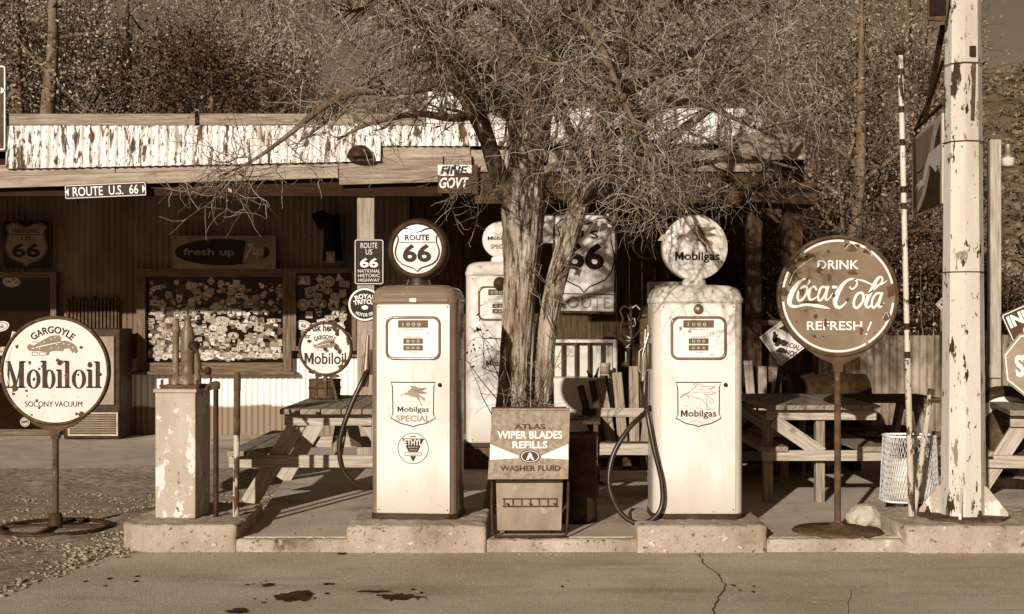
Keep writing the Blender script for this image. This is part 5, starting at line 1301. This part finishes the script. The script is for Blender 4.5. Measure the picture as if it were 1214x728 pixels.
LIMBS=[
 [(612,250,9.44,.075),(594,215,9.4,.07),(582,180,9.3,.06),(570,140,9.2,.05),(556,105,9.1,.042),(530,72,9.0,.042),(492,48,8.9,.034),(440,20,8.8,.025),(380,-20,8.7,.012)],
 [(622,215,9.5,.10),(614,150,9.6,.075),(608,110,9.6,.062),(596,74,9.55,.05),(560,64,9.5,.04),(520,50,9.45,.032),(470,15,9.4,.028),(410,-30,9.3,.014)],
 [(630,190,9.5,.12),(640,140,9.6,.09),(645,80,9.7,.07),(640,10,9.8,.06),(650,-60,9.9,.045),(660,-150,10,.03),(680,-260,10,.012)],
 [(590,195,9.35,.05),(560,135,9.0,.042),(534,102,8.8,.038),(470,108,8.7,.033),(427,108,8.6,.028),(391,122,8.5,.024),(366,140,8.4,.020),(338,163,8.3,.015),(300,190,8.2,.010),(258,210,8.1,.005)],
 [(541,64,9.48,.03),(477,74,9.2,.025),(427,100,9.0,.02),(405,122,8.9,.017),(385,145,8.8,.012),(355,168,8.7,.006)],
 [(575,130,9.2,.035),(540,140,8.8,.028),(500,135,8.6,.022),(465,140,8.4,.018),(430,150,8.3,.012),(400,166,8.2,.006)],
 [(725,122,9.5,.06),(740,60,9.45,.05),(755,-10,9.4,.042),(775,-100,9.3,.03),(800,-220,9.2,.012)],
 [(697,215,9.6,.05),(740,185,9.2,.04),(790,165,8.9,.034),(840,130,8.6,.026),(890,92,8.4,.018),(950,60,8.3,.008)],
 [(712,180,9.6,.045),(760,190,9.9,.034),(820,195,10.,.028),(880,186,10.1,.02),(945,200,10.2,.008)],
 [(725,120,9.5,.05),(790,80,9.8,.036),(860,40,10.,.028),(920,0,10.2,.02),(990,-40,10.3,.01)],
 [(642,130,9.6,.06),(652,80,9.0,.05),(690,20,8.2,.04),(740,-40,7.4,.03),(800,-95,6.6,.015)],
 [(614,150,9.6,.055),(570,90,8.8,.045),(500,30,8.0,.034),(430,-30,7.2,.024),(350,-70,6.6,.010)],
 [(645,80,9.7,.055),(662,30,10.4,.045),(700,-30,11.2,.033),(740,-90,12,.015)],
 [(725,118,9.5,.045),(702,60,9.0,.038),(692,10,8.4,.03),(722,-60,7.8,.018)],
 [(609,115,9.6,.05),(560,40,9.9,.038),(490,-30,10.3,.028),(420,-80,10.6,.012)],
 [(740,60,9.45,.04),(820,0,9.3,.03),(900,-60,9.2,.018),(980,-110,9.1,.008)],
 [(684,252,9.6,.030),(705,215,9.4,.022),(735,190,9.2,.015),(770,180,9.0,.007)],
 [(700,208,9.6,.04),(682,168,9.1,.03),(666,118,8.8,.024),(676,55,8.6,.016),(690,-10,8.4,.008)],
 [(712,170,9.58,.04),(765,140,9.5,.03),(815,120,9.4,.024),(870,140,9.3,.017),(925,165,9.2,.008)],
 [(690,230,9.6,.03),(735,215,10.2,.022),(780,205,10.6,.016),(835,215,10.9,.008)],
 [(755,-10,9.4,.03),(800,20,8.8,.022),(850,60,8.3,.016),(905,110,8.0,.007)],
 [(645,80,9.7,.04),(610,30,9.2,.03),(570,5,8.7,.022),(530,20,8.4,.014),(500,60,8.2,.006)],
 [(668,120,8.8,.02),(640,100,8.5,.016),(620,60,8.3,.012),(590,20,8.2,.006)],
]
lim=Twigs(); br=Twigs(); tw=Twigs()
CEN=np.array([.45,9.4,3.4])
def fill(limb,k2,k3,k4,l2=(.5,1.25),start=.18,droop=-.05):
    Q=smooth(limb,6); P=Q[:,:3]; r=Q[:,3]; lim.tube(P,np.maximum(r,.004),None,9)
    m=len(P); L=np.linalg.norm(np.diff(P,axis=0),axis=1).sum(); n2=max(3,int(L*k2))
    for _ in range(n2):
        t=start+(1-start)*RG.random()**.8; i=min(int(t*(m-1)),m-2); tg=unit(P[i+1]-P[i])
        out=unit(P[i]-CEN)
        ln=RG.uniform(*l2)*(1.1-.45*t)
        d=perp_dir(tg,.62,out*.25+np.array([0,0,.12]))
        B=wander(P[i],d,ln,9,.21,np.array([0,0,droop])); rb=min(r[i]*.6,.008+.013*ln); br.tube(B,rb,.0028,5)
        for _ in range(int(k3*ln)+2):
            u=RG.uniform(.15,1); j=min(int(u*8),8); d3=perp_dir(unit(B[j+1]-B[j]),.6,out*.15); l3=RG.uniform(.22,.62)*(1.15-.5*u)
            C=wander(B[j],d3,l3,7,.23,np.array([0,0,-.14])); br.tube(C,max(.0028,rb*.38),.0017,3)
            for _ in range(int(k4*l3)+1):
                w=RG.uniform(.1,1); h=min(int(w*6),5); d4=perp_dir(unit(C[h+1]-C[h]),.65,np.array([0,0,-.08])); l4=RG.uniform(.10,.36)
                E=wander(C[h],d4,l4,6,.30,np.array([RG.normal(0,.1),RG.normal(0,.1),-.22])); tw.tube(E,.0021,.0011,3)
                if RG.random()<.34: LEAVES.append(E[RG.integers(1,len(E))])
LIMBS += [[(690,20,8.2,.03),(715,60,7.5,.02),(735,110,6.9,.014),(762,165,6.5,.006)]]
for i,Lb in enumerate(LIMBS):
    if i in (3,4,5): fill(L3(Lb),5.,6,9,(.2,.5),.1,.05)
    elif i in (0,11,14): fill(L3(Lb),5.5,8,13,(.4,1.0),.2,.02)
    elif i in (7,8,9,18,19): fill(L3(Lb),4.,6.5,11,(.35,.8),.25,.06)
    else: fill(L3(Lb),6.4,8.5,12)
# drooping shoots hanging under the crown, and suckers at the foot
for (px,py,D) in ((255,205,8.1),(300,195,8.2),(340,185,8.3),(560,205,9.2),(545,190,8.9),(575,215,9.2),(735,235,9.),(765,230,9.),(800,240,8.9),(850,215,9.3),(890,205,9.6),(925,205,9.8),(660,195,9.2)):
    p=np.array(at(px,py,D))
    for _ in range(4):
        B=wander(p+RG.normal(0,.06,3),np.array([RG.normal(0,.7),RG.normal(0,.5),-.35]),RG.uniform(.3,.6),10,.15,np.array([0,0,-.03])); br.tube(B,.0032,.0015,4)
        for _ in range(7):
            j=RG.integers(1,8); E=wander(B[j],RG.normal(0,1,3)+np.array([0,0,-.5]),RG.uniform(.1,.26),7,.18,np.array([0,0,.12])); tw.tube(E,.0019,.001,3)
for (px,py,D,n) in ((602,500,9.33,9),(632,500,9.4,7),(650,330,9.45,5),(660,400,9.5,3)):
    p=np.array(at(px,py,D))
    for _ in range(n):
        B=wander(p+RG.normal(0,.03,3),np.array([RG.normal(-.1,.45),-.15+RG.normal(0,.2),.8]),RG.uniform(.3,.75),8,.14,np.array([0,0,.03])); br.tube(B,.0042,.0016,4)
        for _ in range(4):
            j=RG.integers(2,8); E=wander(B[j],RG.normal(0,.7,3)+np.array([0,0,.4]),RG.uniform(.08,.25),5,.2,np.array([0,0,0.])); tw.tube(E,.002,.0012,3)
    if n==9:
        for _ in range(26): LEAVES.append(np.array(at(568+RG.normal(0,9),400+RG.normal(0,16),9.35)))
        for y_ in (392,425): tw.tube(wander(np.array(at(590,y_+25,9.35)),np.array([-.9,0,.5]),.28,6,.2,np.array([0,0,0.])),.003,.0015,4)
lim.build('limbs','limb',tr); br.build('branches','limb',tr); tw.build('twigs','twig',tr)
C=np.array(LEAVES); V,Q=leafquads(C,.0155*np.where(RG.random(len(C))<.1,1.7,1.),RG); fast_mesh('leaves',V,Q,'dleaf',tr)
print('twig tubes',len(tw.V),'leaves',len(C))

# ------------------------------------------------------------------ trees behind the store
def crown_points(n,rx,ry,rz,rng,clump=.33,per=70,hollow=.35,cut=.0):
    pts=[]; seed=rng.uniform(0,99)
    while len(pts)<n:
        q=rng.uniform(-1,1,3)
        rr=np.linalg.norm(q)
        if rr>1 or rr<hollow*rng.random(): continue
        f=noise.noise(Vector((q*1.7+seed)))+.35*noise.noise(Vector((q*4.3+seed)))
        if f<cut-.06*0 or (rr>.8 and f<cut+.1): continue
        c=q*np.array([rx,ry,rz]); k=per
        pts.extend(c+rng.normal(0,clump,(k,3))*np.array([1,1,.7])*rng.uniform(.5,1.1))
    return np.array(pts[:n])
def leafy(name,label,loc,h,rx,ry,rz,n,size,mat,seed,cut=-.12,trunk_r=.14,limb='limb',lean=0.,group=None,twigs=0):
    rng=np.random.default_rng(seed); th=thing(name,label,'tree',loc,0,group)
    zc=h-rz*.9; T=Twigs(); 
    tp=smooth([[0,0,-.3,trunk_r*1.25],[lean*.3,0,zc*.35,trunk_r],[lean*.7,.1,zc*.75,trunk_r*.8],[lean,0,zc,trunk_r*.6],[lean*1.1,0,h-.3,trunk_r*.12]],5)
    T.tube(tp[:,:3],tp[:,3],None,12)
    for _ in range(16):
        i=rng.integers(6,len(tp)-2); a=rng.uniform(0,6.28); e=rng.uniform(.35,.95)
        end=np.array([lean+rx*e*math.cos(a),ry*e*math.sin(a),zc+rz*rng.uniform(-.6,.8)]); mid=(tp[i,:3]+end)/2+np.array([0,0,-.15*rz])
        B=smooth([tp[i,:3],mid,end],6); T.tube(B,tp[i,3]*.45,.008,6)
        for _ in range(twigs):
            j=rng.integers(3,len(B)-1); d=unit(rng.normal(0,1,3)+unit(B[j]-np.array([lean,0,zc]))*.6+np.array([0,0,.3])); E=wander(B[j],d,rng.uniform(.4,1.3),6,.15,np.array([0,0,.0])); T.tube(E,.010,.003,3)
            for _ in range(5):
                q=rng.integers(1,6); G=wander(E[q],rng.normal(0,1,3)+unit(E[-1]-E[0])*.8,rng.uniform(.15,.5),4,.2,np.array([0,0,-.05])); T.tube(G,.004,.002,3)
    T.build('trunk',limb,th)
    P=crown_points(n,rx,ry,rz,rng,clump=.16+.05*rx,cut=cut)+np.array([lean,0,zc]); P=P[P[:,2]>.1]
    V,Q=leafquads(P,size,rng); fast_mesh('crown',V,Q,mat,th); return th
G_='brushy trees behind the store'
def X_(px,D): return (px-607)/F*D
BT=[('dense brushy tree filling the top left corner behind the roof',20,19.5,7.2,2.1,1.6,2.6,30000,.025,'leafp',.02),
 ('brushy tree at the far left edge beyond the end of the roof',-95,20,6.8,2.0,1.6,2.5,16000,.034,'leaf',-.05),
 ('brushy tree rising behind the ROUTE U.S. 66 sign end of the roof',150,21.5,7.4,2.2,1.7,2.7,34000,.026,'leaf',-.02),
 ('dark dense low tree just over the roof above the covered window',250,19.8,5.6,1.7,1.4,1.9,20000,.032,'leafd',-.1),
 ('tall thin brushy tree left of the sky gap above the vent cap',322,23,8.0,1.9,1.7,3.0,30000,.027,'leafp',.02),
 ('sparse low tree below the sky gap behind the gable',470,25,5.2,1.7,1.4,1.5,9000,.036,'leafd',.0),
 ('brushy tree directly behind the two stemmed trunk',585,21,7.2,2.0,1.6,2.8,22000,.034,'leafp',-.06),
 ('brushy tree behind the right hand stem of the bare tree',715,23,8.0,2.2,1.7,3.1,24000,.036,'leaf',-.1),
 ('brushy tree over the white right end of the roof edge',835,20.5,7.0,2.0,1.6,2.7,22000,.030,'leafp',-.05),
 ('brushy tree beyond the end beam of the porch roof',935,18.5,6.6,1.7,1.5,2.7,20000,.030,'leaf',-.06)]
for i,(lb,px,D,h,rx,ry,rz,n,s,m,cut) in enumerate(BT): leafy('brush_tree',lb,(X_(px,D),D,0),h,rx,ry,rz,n,s,m,100+i,cut,group=G_,twigs=9)
leafy('thin_tree','thin half bare tree with pale fine branches behind the round Coca-Cola sign',(X_(1010,15.2),15.2,0),5.6,1.6,1.4,2.5,9500,.022,'leaf',201,-.02,.10,'limb',.1,twigs=14)
leafy('thin_tree','thin half bare tree with pale branches standing behind the white pole',(X_(1085,17),17,0),6.6,1.25,1.3,2.9,2200,.024,'leaf',202,.0,.09,'limb',-.1,twigs=16)
t=thing('dead_tree','bare leaning trunk among the brush above the left roof','tree',(X_(58,18.3),18.3,0)); T=Twigs(); p=smooth([[0,0,0,.13],[-.05,0,3,.11],[-.02,0,4.2,.10],[.06,0,5.3,.07],[.0,0,6.6,.03]],6); T.tube(p[:,:3],p[:,3],None,12)
for z in(3.9,4.7,5.2,5.6): B=wander(np.array([0,0,z]),np.array([RG.normal(0,1),RG.normal(0,.4),.6]),1.1,8,.12,np.array([0,0,.05])); T.tube(B,.03,.006,6)
T.build('trunk','limb',t)
for i,(lb,px,D,h,rx,rz,m) in enumerate((('dark leafy bush behind the rusty tin fence under the hanging horse sign',1090,14.6,2.5,.65,1.1,'leafd'),('low dry bush in the gap between round soda sign and banded rod',1050,15.6,2.2,.8,1.0,'leaf'),('small dark bush beyond the plank fence right of the timber post',1196,16,1.9,.8,.8,'leafd'),('dry bush behind the tiny diamond marker and white pole',1140,16.5,2.4,.8,1.1,'leaf'))):
    rng=np.random.default_rng(300+i); th=thing('bush',lb,'bush',(X_(px,D),D,0),0,'bushes behind the fences'); P=crown_points(6500,rx,rx*.8,rz*.55,rng,.13,50,cut=-.15)+np.array([0,0,h-rz*.55]); P=P[P[:,2]>.03]; V,Q=leafquads(P,.026,rng); fast_mesh('foliage',V,Q,m,th)
    T=Twigs()
    for _ in range(22): T.tube(wander(np.array([RG.normal(0,.08),RG.normal(0,.08),0]),np.array([RG.normal(0,.5),RG.normal(0,.4),1]),h*RG.uniform(.6,1.05),8,.1,np.array([0,0,0.])),.012,.003,4)
    T.build('stems','limb',th)
# scrub on the hill
rng=np.random.default_rng(9); P=[]
for _ in range(1500):
    x=rng.uniform(4,60); y=rng.uniform(24,72); s=rng.uniform(.25,.9); z=hz(x,y); P.append(np.array([x,y,z+s*.35])+rng.normal(0,1,(34,3))*np.array([s,s,s*.5])*.55)
P=np.concatenate(P); V,Q=leafquads(P,.13,rng); o=fast_mesh('hill_scrub',V,Q,'scrub'); tag(o,'low dark desert scrub scattered over the far hillside','scrub',kind='stuff')
# dry leaves and litter on the forecourt
rng=np.random.default_rng(12); n=420; P=np.stack([rng.uniform(-1.7,4.5,n),8.1+rng.random(n)**1.4*4.2,np.full(n,.092)],1)
V,Q=leafquads(P,.016,rng); V[:,2]=.083+np.abs(V[:,2]-.092)*.5; o=fast_mesh('leaf_litter',V,Q,'dleaf'); tag(o,'dry leaf litter scattered on the concrete forecourt','leaf litter',kind='stuff')
